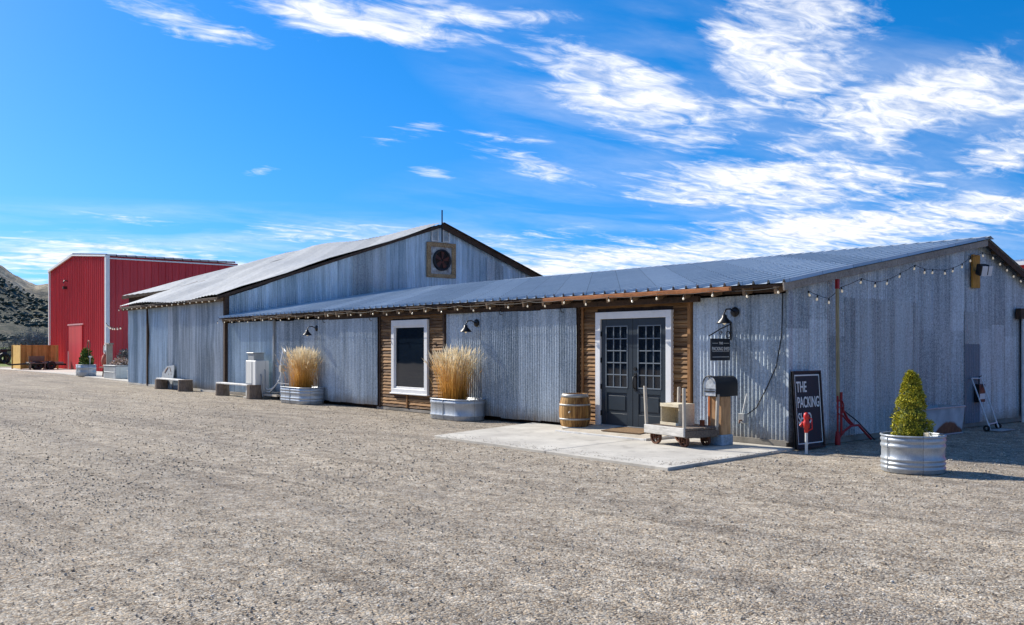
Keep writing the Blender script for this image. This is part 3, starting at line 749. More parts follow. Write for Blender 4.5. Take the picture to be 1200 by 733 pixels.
# ------------------------------------------------------------------ barn
barn = thing('metal_barn', (GX, 0, 0), 'tall weathered corrugated barn with pale sagging metal roof and gable fan', 'barn')
def bobj(o): o.matrix_parent_inverse = Matrix.Translation((-GX, 0, 0)); return o
class BN(MB):
    def build(s, *a, **k): return bobj(MB.build(s, *a, **k))
FX = -32.98; BYR, BRZ, BW = 8.85, 6.5, 17.7; BE = 3.34
def zb(y): return BE + (BRZ - BE) * y / BYR if y < BYR else BRZ - (y - BYR) * .36
prof = [(.08, 0.0), (BW, 0.0), (BW, zb(BW) - .2), (BYR, BRZ - .28), (.08, BE - .2)]
c = BN(); c.add([(GX - .06, y, z) for y, z in prof] + [(FX + .06, y, z) for y, z in prof], [tuple(range(5)), tuple(range(5, 10))[::-1]] + [(i, (i + 1) % 5, (i + 1) % 5 + 5, i + 5) for i in range(5)])
c.build('frame_wall', M['timber'], barn)
bobj(sheet('gable_wall', (GX + .0, 0.05), (GX + .0, BW), lambda u: 2.2, lambda u: zb(u + .05) - .02, (1, 0), M['barn_metal'], barn, seed=31, rows=9, dent=.02, sheet_w=.7))
bobj(sheet('gable_sheet', (GX + .03, 4.85), (GX + .03, 6.3), lambda u: 3.0, lambda u: zb(u + 4.85) - .03, (1, 0), M['patch_metal'], barn, seed=32, rows=4, dent=0))
bobj(sheet('gable_sheet', (GX + .03, 11.2), (GX + .03, 12.1), lambda u: 3.0, lambda u: zb(u + 11.2) - .3, (1, 0), M['patch_metal'], barn, seed=33, rows=4, dent=0))
for (a, b_, y, sd_, nm) in ((FX, -30.45, -.06, 41, 'sliding_door'), (-30.4, -28.0, -.02, 42, 'front_wall'), (-28.0, GX - .12, -.05, 43, 'sliding_door')):
    bobj(sheet(nm, (a, y), (b_, y), lambda u: .08, lambda u: BE - .13, (0, -1), M['barn_metal_pink' if sd_ == 43 else 'barn_metal'], barn, seed=sd_, rows=7, dent=.03, sheet_w=.6))
bobj(sheet('west_wall', (FX, 0), (FX, BW), lambda u: .05, lambda u: zb(u) - .02, (-1, 0), M['barn_metal'], barn, seed=44, rows=5))
c = BN(); c.b2(-30.48, -30.38, -.10, .0, .02, BE - .1); c.b2(GX - .11, GX + .03, -.12, .04, .02, BE - .02); build_each(c, 'post', M['timber'], barn, fix=bobj)
c = BN(); c.b2(FX, GX - .1, -.07, .04, 0, .08); c.build('footing', M['concrete'], barn)
c = BN(); c.b2(FX + .02, GX - .1, -.14, -.05, BE - .16, BE - .03); c.build('door_track', M['timber'], barn, .005)
rt = bobj(roof_sheet('roof', (FX - .25, -.42, 3.40), (GX + .18, -.42, 3.36), (FX - .25, BYR, BRZ + .08), (GX + .18, BYR, BRZ + .06), M['barn_roof'], barn, pitch=.3, amp=.012, sag=.12, wob=.15, seed=5, rows=12, kind='sine'))
bobj(roof_sheet('roof', (FX - .25, BW + .3, zb(BW + .3) + .06), (GX + .18, BW + .3, zb(BW + .3) + .06), (FX - .25, BYR, BRZ + .08), (GX + .18, BYR, BRZ + .06), M['barn_roof'], barn, pitch=.3, amp=.012, sag=.1, wob=.06, seed=6, kind='sine'))
c = BN(); c.bar((GX + .14, -.42, 3.28), (GX + .14, BYR, BRZ - .03), .05, .10); c.bar((GX + .14, BYR, BRZ - .03), (GX + .14, BW + .3, zb(BW + .3) - .03), .06, .20)
c.bar((GX + .2, BYR, BRZ + .10), (GX + .2, BW + .3, zb(BW + .3) + .09), .18, .03); c.build('rake_board', M['timber'], barn, .004)
c = BN(); x = FX + .1
while x < GX:
    c.bar((x, -.36, 3.20), (x, .3, 3.36), .05, .12); x += .62
build_each(c, 'rafter', M['rafter'], barn, fix=bobj)
c = BN(); c.b2(FX, GX, -.38, -.33, 3.22, 3.31); c.build('eave_beam', M['timber'], barn)
# west section with the raised roof
wx = -36.4
c = BN(); c.add([(wx + .2, 2.6, 0), (FX - .05, 2.6, 0), (FX - .05, 15, 0), (wx + .2, 15, 0), (wx + .2, 2.6, 4.25), (FX - .05, 2.8, 4.2), (FX - .05, 8.85, 6.3), (wx + .2, 8.85, 6.3), (FX - .05, 15, 4.2), (wx + .2, 15, 4.2)],
    [(0, 1, 5, 4), (0, 4, 7, 9, 3), (1, 2, 8, 6, 5), (2, 3, 9, 8), (4, 5, 6, 7), (7, 6, 8, 9)]); c.build('west_wing_wall', M['barn_metal'], barn)
bobj(roof_sheet('west_wing_roof', (wx, .68, 3.98), (FX + .9, 2.9, 4.42), (wx, 8.85, 6.52), (FX + .9, 8.85, 6.50), M['barn_roof'], barn, pitch=.3, amp=.01, wob=.05, seed=9, kind='sine'))
bobj(roof_sheet('west_wing_roof', (wx, 15.6, 4.1), (FX + .9, 15.6, 4.1), (wx, 8.85, 6.52), (FX + .9, 8.85, 6.50), M['barn_roof'], barn, pitch=.3, amp=.01, wob=.05, seed=10, kind='sine'))
c = BN(); c.bar((wx, .7, 3.90), (FX - .2, 2.25, 4.20), .06, .12)
for k in range(6): t = k / 5; c.bar((wx + .1 + 3.1 * t, .8 + 1.5 * t, 3.90 + .29 * t), (wx + .1 + 3.1 * t, 2.9 + .5 * t, 4.55 + .05 * t), .05, .12)
c.build('west_wing_rafter', M['rafter'], barn)
c = BN(); c.add([(x, y + dy, z) for x, y, z0, z1 in ((wx + .15, .95, 3.35, 3.97), (FX - .04, 2.35, 3.45, 4.20)) for dy in (0, .06) for z in (z0, z1)], [(0, 4, 5, 1), (2, 3, 7, 6), (0, 1, 3, 2), (4, 6, 7, 5), (1, 5, 7, 3), (0, 2, 6, 4)]); c.build('west_wing_fascia', M['timber'], barn)
# gable fan in its timber frame, two louvred vents
c = BN(); fy, fz, s = 8.86, 5.10, .70
for a, b_, cc, dd in ((-s, s, s - .17, s), (-s, s, -s, -s + .14), (-s, -s + .18, -s + .14, s - .17), (s - .2, s, -s + .14, s - .17)): c.b2(GX + .02, GX + .12, fy + a, fy + b_, fz + cc, fz + dd)
fan = c.build('fan_frame', wood('peeling_fan_frame', (.07, .03, .015), (.62, .42, .22), (3, 7, 7)), barn, .01)
c = MB(); c.b2(GX + .05, GX + .07, fy - s + .18, fy + s - .2, fz - s + .14, fz + s - .17); bobj(c.build('backing', plain('rusting_white_panel', (.36, .38, .38), .7, 0, .5, 3.5, .3), fan)) if False else None
c.build('backing', wood('rusting_white_panel', (.10, .05, .035), (.66, .68, .66), (3, 2.2, 2.2)), fan)
rot_y = Matrix.Rotation(R(90), 3, 'Y')
c = MB(); c.lathe([(.43, -.02), (.43, .09), (.36, .09), (.35, .03)], (GX + .07, fy, fz), 36, m=rot_y); c.build('ring', M['black_metal'], fan)
c = MB(); c.lathe([(.36, 0), (.01, .001)], (GX + .075, fy, fz), 24, m=rot_y); c.build('shade_disc', plain('fan_shade', (.02, .012, .01), .8), fan)  # near-black disc painted as the shade inside the fan opening
c = MB()
for k in range(5):
    a = 2 * math.pi * k / 5 + .2; u = Vector((0, math.cos(a), math.sin(a))); v = Vector((.3, -math.sin(a), math.cos(a))).normalized(); o_ = Vector((GX + .12, fy, fz))
    pts = [o_ + u * .06 - v * .04, o_ + u * .33 - v * .09, o_ + u * .34 + v * .09, o_ + u * .06 + v * .04]
    nn = u.cross(v) * .008; c.add([p + nn for p in pts] + [p - nn for p in pts], [(0, 1, 2, 3), (7, 6, 5, 4), (0, 4, 5, 1), (1, 5, 6, 2), (2, 6, 7, 3), (3, 7, 4, 0)])
c.build('blade', plain('rust_blade', (.10, .03, .02), .8, 0, .4, 9), fan)
for y in (8.54, 9.08):
    c = BN(); w, h = .17, .27; z = 6.1
    for a, b_, cc, dd in ((-w, w, h - .04, h), (-w, w, -h, -h + .04), (-w, -w + .04, -h + .04, h - .04), (w - .04, w, -h + .04, h - .04)): c.b2(GX + .05, GX + .11, y + a, y + b_, z + cc, z + dd)
    v = c.build('vent', M['plank_white'], barn)
    c = MB()
    for k in range(7): c.box((GX + .085, y, z - h + .07 + k * .067), (.05, 2 * w - .09, .008), Matrix.Rotation(R(40), 3, 'Y'))
    c.build('louvre', M['plank_white'], v)
c = BN(); c.tube([(GX + .22, 8.79, 5.82), (GX + .22, 8.79, 7.1)], .028, 8); c.build('vent_pipe', M['black_metal'], barn)

# ------------------------------------------------------------------ red metal building
rb = thing('red_building', (-53.3, 4.78, 0), 'tall red metal building with white corner trim behind the garden planters', 'building')
x0, x1, xr, y0, y1 = -68.0 + 53.3, 0, -61.4 + 53.3, 0, 8.6
ze, zr = 7.38, 8.05
def zred(x): return ze + (zr - ze) * (x - x0) / (xr - x0) if x < xr else ze + (zr - ze) * (x1 - x) / (x1 - xr)
c = MB(); c.b2(x0 + .08, x1 - .08, .08, y1, 0, ze - .1); c.build('frame_wall', M['timber'], rb)
sheet('front_wall', (x0, 0), (x1, 0), lambda u: .02, lambda u: zred(x0 + u), (0, -1), M['red'], rb, pitch=.45, amp=.05, kind='rib2', seed=50, rows=3, jitter=.0, dent=.004)
sheet('side_wall', (0, 0), (0, y1), lambda u: .02, lambda u: ze, (1, 0), M['red'], rb, pitch=.45, amp=.05, kind='rib2', seed=51, rows=3, jitter=0, dent=.004)
sheet('side_wall', (x0, 0), (x0, y1), lambda u: .02, lambda u: ze, (-1, 0), M['red'], rb, pitch=.45, amp=.05, kind='rib2', seed=52, rows=2, jitter=0)
roof_sheet('roof', (x1 + .12, -.1, ze + .02), (x1 + .12, y1, ze + .02), (xr, -.1, zr + .03), (xr, y1, zr + .03), M['black_metal'], rb, pitch=.6, amp=.12, wob=0, rows=2)
roof_sheet('roof', (x0 - .12, -.1, ze + .02), (x0 - .12, y1, ze + .02), (xr, -.1, zr + .03), (xr, y1, zr + .03), M['black_metal'], rb, pitch=.9, amp=.06, wob=0, rows=2)
c = MB(); c.b2(-.14, .12, -.14, .10, 0, ze + .05); c.b2(x0 - .1, x0 + .08, -.13, .1, 0, ze); build_each(c, 'corner_trim', M['white_paint'], rb)
c = MB(); c.bar((x0 - .15, -.12, ze - .05), (xr, -.12, zr), .10, .16); c.bar((xr, -.12, zr), (.1, -.12, ze + .02), .10, .10); c.bar((.10, 0, ze - .14), (.10, y1, ze - .14), .05, .08); c.build('rake_trim', M['white_paint'], rb)
dx0, dx1 = -61.91 + 53.3 - .5, -58.9 + 53.3
c = MB(); c.b2(dx0 + .15, dx1, -.10, -.02, .05, 3.15)
dr = c.build('door', M['red'], rb)
c = MB(); c.b2(dx0 - .1, dx1 + .3, -.13, -.05, 3.12, 3.22); c.b2(dx0 - .05, dx0 + .12, -.12, -.05, .03, 1.3); c.build('door_trim', plain('pinkish_trim', (.62, .30, .30), .5), dr)
c = MB(); c.b2(-63.2 + 53.3, -62.95 + 53.3, -.3, -.05, 5.75, 5.95); c.tube([(-62.7 + 53.3, -.05, 6.3), (-62.7 + 53.3, -.3, 6.35), (-62.7 + 53.3, -.35, 6.15)], .04, 8); c.build('floodlight', M['black_metal'], rb)

# red building to the far right
fr = thing('red_building', (-9.5, 25, 0), 'distant red building with white ribbed roof showing past the shed gable', 'building')
sheet('wall', (0, 0), (26, 0), lambda u: .02, lambda u: 4.75, (0, -1), M['red'], fr, pitch=.45, amp=.03, kind='rib2', seed=60, rows=2, jitter=0)
c = MB(); c.b2(.05, 26, .08, 12, 0, 4.6); c.build('frame_wall', M['timber'], fr)
roof_sheet('roof', (-.2, -.5, 4.80), (26, -.5, 4.80), (-.2, 6, 5.45), (26, 6, 5.45), M['red_roof_white'], fr, pitch=.4, amp=.05, wob=0, rows=2)
roof_sheet('roof', (-.2, 12.5, 4.80), (26, 12.5, 4.80), (-.2, 6, 5.45), (26, 6, 5.45), M['red_roof_white'], fr, pitch=.4, amp=.05, wob=0, rows=2)
c = MB(); c.b2(-.2, 26, -.55, -.47, 4.70, 4.84); c.build('eave_trim', M['white_paint'], fr)

# ------------------------------------------------------------------ string lights
def bulb_mesh():
    m = MB(); m.lathe([(.008, -.045), (.012, -.06), (.026, -.085), (.030, -.105), (.022, -.130), (.002, -.138)], (0, 0, 0), 10); return m
def sock_mesh():
    m = MB(); m.tube([(0, 0, .01), (0, 0, -.05)], [.016, .022], 8); return m
_b = None
def string(label, anchors, bulbs, seed, big=1.0, group='string lights under the eaves'):
    """anchors: cable points; bulbs hang from the cable at the given points"""
    global _b
    t = thing('string_lights', anchors[0], label, 'string lights', group); o0 = Vector(anchors[0])
    pts = []
    for a, b_ in zip(anchors, anchors[1:]):
        a, b_ = Vector(a), Vector(b_); L = (b_ - a).length
        for k in range(6):
            s = k / 6; pts.append(a * (1 - s) + b_ * s - Vector((0, 0, .05 * L * 4 * s * (1 - s) * .45)) - o0)
    pts.append(Vector(anchors[-1]) - o0)
    c = MB(); c.tube(pts, .005, 5); c.build('cable', M['cable'], t)
    for p in bulbs:
        if _b is None:
            ob = bulb_mesh().build('bulb', M['bulb']); sk = sock_mesh().build('socket', M['cable'], ob); _b = ob; b2 = ob
        else:
            b2 = copy_tree(_b)
        b2.parent = t; b2.location = Vector(p) - o0; b2.scale = (big,) * 3
        b2.rotation_euler = (random.uniform(-.3, .3), random.uniform(-.3, .3), 0)
an = []; bl = []; x = .16; k = 0
while x > GX:
    drop = .03 if (k % 2) else .0
    an.append((x, EY - .02 - (.07 if -5.3 < x < -.75 else 0), 2.525 - drop)); 
    bl.append((x - .03, an[-1][1], an[-1][2] - .01 - random.uniform(0, .03))); x -= .6 + random.uniform(-.03, .03); k += 1
string('long strand of round bulbs along the front eave of the low shed', an, bl, 1, .58)
an = []; bl = []; x = GX
while x > FX - .2:
    an.append((x, -.44, 3.30)); bl.append((x, -.44, 3.26 - random.uniform(0, .02))); x -= .6
string('strand of bulbs along the front eave of the tall barn', an, bl, 2, .7)
# end wall strand, festooned
ep = [(.12, .46, 2.50), (.12, .72, 2.44), (.12, 1.05, 2.40), (.12, 1.42, 2.60), (.2, 1.9, 2.76), (.2, 2.35, 2.72), (.2, 2.75, 2.78), (.2, 3.2, 2.92), (.25, 3.62, 3.08), (.25, 3.98, 3.03), (.2, 4.38, 3.05), (.2, 4.85, 3.06), (.2, 5.18, 3.12), (.2, 5.55, 3.22), (.2, 5.9, 3.36), (.25, 6.30, 3.48), (.25, 6.75, 3.46), (.25, 7.1, 3.36), (.25, 7.4, 3.25), (.25, 7.75, 3.14), (.25, 8.05, 3.05), (.25, 8.4, 2.94)]
string('strand of bulbs festooned across the shaded end wall up to the gable peak', ep, [(x, y, z - .01) for x, y, z in ep], 3, .62)
rp = [(-53.1, 4.6, 3.2), (-50.0, 3.85, 2.95), (-46.5, 3.0, 2.78), (-43, 2.15, 2.66), (-39, 1.2, 2.58), (-33.2, -.2, 2.55)]
string('short strand of bulbs spanning from red building corner to barn', rp, [tuple(Vector(a).lerp(Vector(b_), t)) for a, b_ in zip(rp, rp[1:]) for t in (0, .5)][1:], 4, 1.1, 'string lights under the eaves')

# ------------------------------------------------------------------ wall lamps
def lamp(loc, label, s=1.0):
    t = thing('wall_lamp', loc, label, 'lamp', 'gooseneck wall lamps')
    c = MB(); c.lathe([(.0, 0), (.085 * s, 0), (.085 * s, .02), (.05 * s, .035), (0.0, .04)], (0, 0, 0), 20, m=Matrix.Rotation(R(90), 3, 'X')); c.build('mount', M['black_metal'], t)
    c = MB(); c.tube([(0, -.03, 0), (0, -.14 * s, .05 * s), (0, -.25 * s, .04 * s), (0, -.30 * s, -.03 * s), (0, -.30 * s, -.06 * s)], .013 * s, 8); c.build('arm', M['black_metal'], t)
    c = MB(); c.lathe([(.02 * s, -.05 * s), (.04 * s, -.06 * s), (.045 * s, -.10 * s), (.13 * s, -.19 * s), (.135 * s, -.205 * s), (.12 * s, -.19 * s), (.03 * s, -.10 * s)], (0, -.30 * s, 0), 24); c.build('lamp_shade', M['black_metal'], t)
    c = MB(); c.lathe([(.002, -.23 * s), (.03 * s, -.21 * s), (.035 * s, -.18 * s), (.02 * s, -.12 * s)], (0, -.30 * s, 0), 12); c.build('bulb', M['bulb'], t)
lamp((-15.62, -.05, 2.14), 'black gooseneck lamp on metal wall above the left tank of dry grass')
lamp((-8.02, -.03, 2.14), 'black gooseneck lamp on metal wall above the right tank of dry grass')
lamp((-.93, -.035, 2.18), 'black gooseneck lamp above the hanging sign near the shed corner', .95)

# ------------------------------------------------------------------ text helper
def text_obj(name, body, size, loc, rot, mat, parent, extr=.002, bold=0.0, sx=1.0, space=1.0):
    cu = bpy.data.curves.new(name + '_curve', 'FONT'); cu.body = body; cu.size = size; cu.extrude = extr; cu.offset = bold; cu.space_character = space
    o = bpy.data.objects.new(name + '_tmp', cu); COL.objects.link(o); bpy.context.view_layer.update()
    dg = bpy.context.evaluated_depsgraph_get(); me = bpy.data.meshes.new_from_object(o.evaluated_get(dg))
    bpy.data.objects.remove(o); bpy.data.curves.remove(cu)
    me.materials.clear(); me.materials.append(mat)
    r = bpy.data.objects.new(name, me); COL.objects.link(r); r.parent = parent; r.location = loc; r.rotation_euler = rot; r.scale = (sx, 1, 1)
    return r
FACE_X = (R(90), 0, R(90))      # text facing +X, reading along +Y
# hanging sign
t = thing('hanging_sign', (-1.02, 0, 1.36), 'small black hanging sign reading PACKING SHED on a scroll bracket', 'sign')
c = MB(); c.b2(-.012, .012, -.56, -.07, .02, .38); c.build('board', M['sign_navy'], t, .002)
text_obj('lettering', 'PACKING SHED', .082, (.0135, -.54, .185), FACE_X, M['letter'], t, .001, .001, .80)
text_obj('lettering', 'THE', .055, (.0135, -.36, .285), FACE_X, M['letter'], t, .001, .001, 1.0)
text_obj('lettering', 'THE', .001, (.0135, -.36, .285), FACE_X, M['letter'], t) if False else None
c = MB(); c.b2(.013, .015, -.53, -.39, .30, .306); c.b2(.013, .015, -.24, -.10, .30, .306); c.b2(.013, .015, -.53, -.10, .075, .082); c.b2(.013, .015, -.53, -.10, .165, .170); c.build('rule', M['letter'], t)
c = MB(); c.b2(-.012, .012, -.045, -.03, .36, .66); c.tube([(0, -.04, .62), (0, -.3, .54), (0, -.60, .42)], .010, 6); c.tube([(0, -.52, .455), (0, -.52, .38)], .004, 5); c.tube([(0, -.12, .60), (0, -.12, .38)], .004, 5)
pts = [(0, -.05 - .07 * (1 - math.cos(a)) * (1 - a / 14), .44 + .07 * math.sin(a) * (1 - a / 14)) for a in [k * .35 for k in range(24)]]
c.tube(pts, .008, 5); pts = [(0, -.30 + .04 * math.cos(a) * (1 - a / 12), .47 + .04 * math.sin(a) * (1 - a / 12)) for a in [k * .4 for k in range(20)]]; c.tube(pts, .006, 5)
c.build('bracket', M['black_metal'], t)
# standing sign
t = thing('standing_sign', (.30, -.13, 0), 'tall navy board reading THE PACKING SHED leaning on the end wall', 'sign')
t.rotation_euler = (0, R(-4), R(0))
H, Wd = 1.22, .77
c = MB(); c.b2(-.02, .0, 0, Wd, .015, H); c.build('board', M['sign_navy'], t)
c = MB()
for a in ((0, .03, 0, H), (Wd - .03, Wd, 0, H), (.03, Wd - .03, H - .03, H), (.03, Wd - .03, 0, .03)): c.b2(-.03, .02, a[0], a[1], a[2] + .01, a[3] + .01)
c.build('frame', M['black_metal'], t, .003)
c = MB()
for a in ((.045, .062, .09, H - .05), (Wd - .062, Wd - .045, .09, H - .05), (.062, Wd - .062, H - .07, H - .05), (.062, Wd - .062, .09, .105)): c.b2(.002, .005, a[0], a[1], a[2], a[3])
c.build('border', M['letter'], t)
for s_t, z in (('THE', .90), ('PACKING', .66), ('SHED', .41)):
    text_obj('lettering', s_t, .235, (.004, .085, z), FACE_X, M['letter'], t, .002, .0035, .64 if s_t != 'PACKING' else .60)

# ------------------------------------------------------------------ yard hydrant
t = thing('yard_hydrant', (.62, -.36, 0), 'red-headed yard hydrant on a white pipe before the standing sign', 'hydrant')
c = MB(); c.tube([(0, 0, 0), (0, 0, .32)], .022, 10); c.lathe([(.028, .14), (.028, .16)], (0, 0, 0), 12, cap=True); c.build('pipe', M['pipe_white'], t)
c = MB(); c.lathe([(.02, .28), (.045, .31), (.05, .36), (.075, .39), (.08, .45), (.06, .49), (.05, .52), (.065, .54), (.06, .60), (.03, .63), (.002, .635)], (0, 0, 0), 16)
c.tube([(0, 0, .44), (-.07, -.05, .45), (-.11, -.08, .40)], [.035, .03, .025], 10); hd = c.build('head', M['hyd_red'], t); hd.scale = (.68, .68, .9); hd.location = (0, 0, .05)
c = MB(); c.tube([(0, .02, .57), (.08, .09, .52), (.085, .09, .36), (.03, .03, .33)], .014, 6); hd = c.build('handle', M['hyd_red'], t); hd.scale = (.68, .68, .9); hd.location = (0, 0, .05)

# ------------------------------------------------------------------ pole with red jack
t = thing('pole_jack', (.22, 1.25, 0), 'tall wooden pole with red iron jack foot against the end wall', 'pole')
c = MB(); c.bar((-.02, -.06, .70), (-.06, -.02, 2.66), .05, .04); c.build('pole', wood('yellowed_pole', (.24, .19, .10), (.52, .43, .26), (12, 12, 1.5)), t)
c = MB(); c.bar((-.06, -.02, 2.56), (-.06, -.02, 2.72), .06, .05); c.build('top_clamp', M['jack_red'], t)
c = MB(); c.tube([(-.01, -.09, 0.02), (-.01, -.09, .80)], .016, 8); c.tube([(.02, -.03, .18), (.02, -.03, .86)], .02, 8)
c.tube([(-.01, -.09, .0), (0, -.06, .12), (.03, .04, .22), (.06, .2, .30), (.06, .42, .30), (.05, .62, .18), (.04, .85, .04)], .02, 8)
c.tube([(.02, -.03, .62), (.04, .12, .42), (.06, .26, .31)], .02, 8); c.tube([(.02, -.03, .50), (.05, .16, .34), (.06, .26, .31)], .014, 8)
c.lathe([(.045, 0), (.045, .10), (.03, .22)], (-.01, -.09, 0), 12, cap=True); c.build('jack', M['jack_red'], t)
c = MB(); c.tube([(.02, -.05, .60), (.06, .4, .36), (.05, .95, .02)], .011, 6); c.build('rod', M['black_metal'], t)
c = MB(); pts = [(.05, -.11 + .10 * math.sin(a), .62 + .12 * math.cos(a)) for a in [k * 2 * math.pi / 18 for k in range(19)]]; c.tube(pts, .01, 6, False); c.bar((.05, -.2, .62), (.05, -.02, .62), .012); c.build('hand_wheel', M['jack_red'], t)

# ------------------------------------------------------------------ mailbox
t = thing('mailbox', (-.80, -.62, .035), 'black arched mailbox with pale door on thick rusty timber post', 'mailbox')
c = MB(); c.b2(-.12, .12, -.09, .15, .15, .78); c.build('post', M['post_wood'], t, .012)
c = MB(); c.b2(-.15, -.105, -.10, .05, .12, .78); c.build('post_plate', plain('rust_orange', (.50, .14, .035), .8, 0, .35, 6), t, .006)
c = MB(); c.b2(-.14, .15, -.12, .17, .0, .17); c.build('base', M['blue_metal'], t, .012)
def arch(y0, y1, w, z0, zs, out=0):
    pts = [(-w, z0)] + [(-w * math.cos(a), zs + w * math.sin(a)) for a in [k * math.pi / 16 for k in range(17)]] + [(w, z0)]
    k = len(pts); return [(x, y0, z) for x, z in pts] + [(x, y1, z) for x, z in pts], [tuple(range(k)), tuple(range(k, 2 * k))[::-1]] + [(i, i + k, (i + 1) % k + k, (i + 1) % k) for i in range(k)]
c = MB(); c.add(*arch(-.22, .32, .125, .78, .98)); c.build('box', M['black_metal'], t, .004)
c = MB(); c.add(*arch(-.235, -.222, .118, .79, .98)); dd = c.build('door', plain('worn_mailbox_door', (.50, .52, .53), .5, .2, .35, 18), t, .003)
c = MB(); c.b2(-.10, .10, -.245, -.236, .855, .872); c.b2(-.10, .10, -.245, -.236, .90, .906); c.tube([(0, -.236, 1.08), (0, -.262, 1.08), (0, -.262, 1.05)], .008, 6); c.build('latch', M['black_metal'], dd)
c = MB(); pts = [(-.128, z) for z in (.78,)] ; rim = [(-.13, -.24, .78)] + [(-.13 * math.cos(a), -.24, .98 + .13 * math.sin(a)) for a in [k * math.pi / 16 for k in range(17)]] + [(.13, -.24, .78)]
c.tube(rim, .009, 6); c.build('rim', M['black_metal'], t)

# ------------------------------------------------------------------ platform cart
t = thing('platform_cart', (-1.22, -1.05, .035), 'old wooden platform cart with four upright stakes on iron wheels', 'cart', rz=R(-9))
Lc, Wc, Zc = .98, .66, .30
c = MB()
for k in range(5): y = -Wc / 2 + (k + .5) * Wc / 5; c.box((0, y, Zc - .015), (Lc + random.uniform(-.03, .03), Wc / 5 - .008, .035))
c.build('deck', M['cart_wood'], t, .006)
c = MB(); c.b2(-Lc / 2, Lc / 2, -Wc / 2 - .04, -Wc / 2 - .002, Zc - .13, Zc + .01); c.build('side_rail', M['cart_lit_face'], t, .008)
c = MB(); c.b2(-Lc / 2, Lc / 2, Wc / 2 + .002, Wc / 2 + .04, Zc - .13, Zc + .01); c.b2(Lc / 2 - .04, Lc / 2 + .0, -Wc / 2, Wc / 2, Zc - .15, Zc - .036); c.b2(-Lc / 2, -Lc / 2 + .04, -Wc / 2, Wc / 2, Zc - .15, Zc - .036); build_each(c, 'side_rail', M['cart_wood'], t, .008)
for sx, sy, h, lean in ((-1, -1, .93, -.05), (1, -1, .93, -.01), (-1, 1, .90, .02), (1, 1, .82, .03)):
    c = MB(); c.bar((sx * (Lc / 2 - .03), sy * (Wc / 2 + .0), Zc - .10), (sx * (Lc / 2 - .03) + lean, sy * (Wc / 2 + .0), h), .05, .04); c.build('stake', M['pale_wood'], t, .006)
rx = Matrix.Rotation(R(90), 3, 'X')
for wx_, wy_, r in ((-.30, -.27, .12), (-.30, .24, .12), (.33, -.22, .10), (.33, .22, .10)):
    c = MB(); c.lathe([(r - .025, -.025), (r, -.025), (r, .025), (r - .025, .025), (r - .025, -.025)], (wx_, wy_, r), 20, m=rx, smooth=False)
    c.lathe([(.02, -.035), (.035, -.03), (.035, .03), (.02, .035)], (wx_, wy_, r), 12, m=rx)
    for k in range(5):
        a = k * 2 * math.pi / 5; c.bar((wx_, wy_, r), (wx_ + math.cos(a) * (r - .02), wy_, r + math.sin(a) * (r - .02)), .018, .02)
    w = c.build('wheel', M['rust'], t)
    c = MB(); c.bar((wx_, wy_ - .04, r), (wx_, wy_ - .04, Zc - .03), .03, .012); c.bar((wx_, wy_ + .04, r), (wx_, wy_ + .04, Zc - .03), .03, .012); c.build('fork', M['rust'], w)
# crate on the cart: open side toward the yard
t = thing('wooden_crate', (-1.40, -.93, .335), 'pale wooden crate standing on its side on the cart', 'crate', rz=R(-9))
c = MB(); w, h, dp = .46, .35, .32
c.b2(-w / 2, w / 2, dp / 2 - .015, dp / 2, 0, h); c.build('back_panel', M['crate_wood'], t)
for x in (-w / 2, w / 2 - .018):
    c = MB(); c.b2(x, x + .018, -dp / 2, dp / 2 - .016, 0, h); c.build('side_panel', M['crate_wood'], t, .003)
c = MB()
for z in (0, h - .02):
    for k in range(3): c.b2(-w / 2 + .019, w / 2 - .019, -dp / 2 + k * .095, -dp / 2 + k * .095 + .085, z, z + .018)
c.build('slat', M['crate_wood'], t, .002)
c = MB(); c.b2(-w / 2, w / 2, -dp / 2 - .014, -dp / 2 - .001, h - .055, h); c.b2(-w / 2, w / 2, -dp / 2 - .014, -dp / 2 - .001, 0, .045); build_each(c, 'front_slat', M['crate_wood'], t, .002)
t = thing('rusty_can', (-.98, -.82, .335), 'small rusty can beside the crate on the cart', 'can')
c = MB(); c.lathe([(.04, 0), (.042, .01), (.04, .02), (.04, .09), (.043, .095), (.037, .095), (.037, .01), (.001, .008)], (0, 0, 0), 16); c.build('can_body', M['jute'], t)

# ------------------------------------------------------------------ ramp and mat
t = thing('entrance_ramp', (-3.1, 0, .035), 'low tan concrete ramp in front of the double door', 'ramp')
c = MB(); c.add([(-1.12, -1.05, .0), (1.1, -1.05, .0), (1.1, -.04, .0), (-1.12, -.04, .0), (-1.12, -1.05, .012), (1.1, -1.05, .012), (1.1, -.04, .085), (-1.12, -.04, .085)], [(3, 2, 1, 0), (4, 5, 6, 7), (0, 1, 5, 4), (1, 2, 6, 5), (2, 3, 7, 6), (3, 0, 4, 7)])
c.build('slab', M['ramp_concrete'], t, .004)
c = MB(); c.b2(1.1, 1.14, -1.07, -.04, 0, .04); c.b2(-1.12, 1.1, -1.075, -1.052, 0, .03); c.build('edge_board', M['plank_white'], t, .003)
t = thing('door_mat', (-2.95, -.42, .098), 'brown coir doormat lying before the double door', 'doormat'); t.rotation_euler = (R(4), 0, R(2))
c = MB(); c.b2(-.45, .45, -.27, .27, 0, .014); c.build('mat', M['mat_brown'], t, .004)
c = MB(); c.b2(-.45, .45, -.27, -.25, .0145, .017); c.b2(-.45, .45, .25, .27, .0145, .017); c.build('mat_border', M['timber'], t)

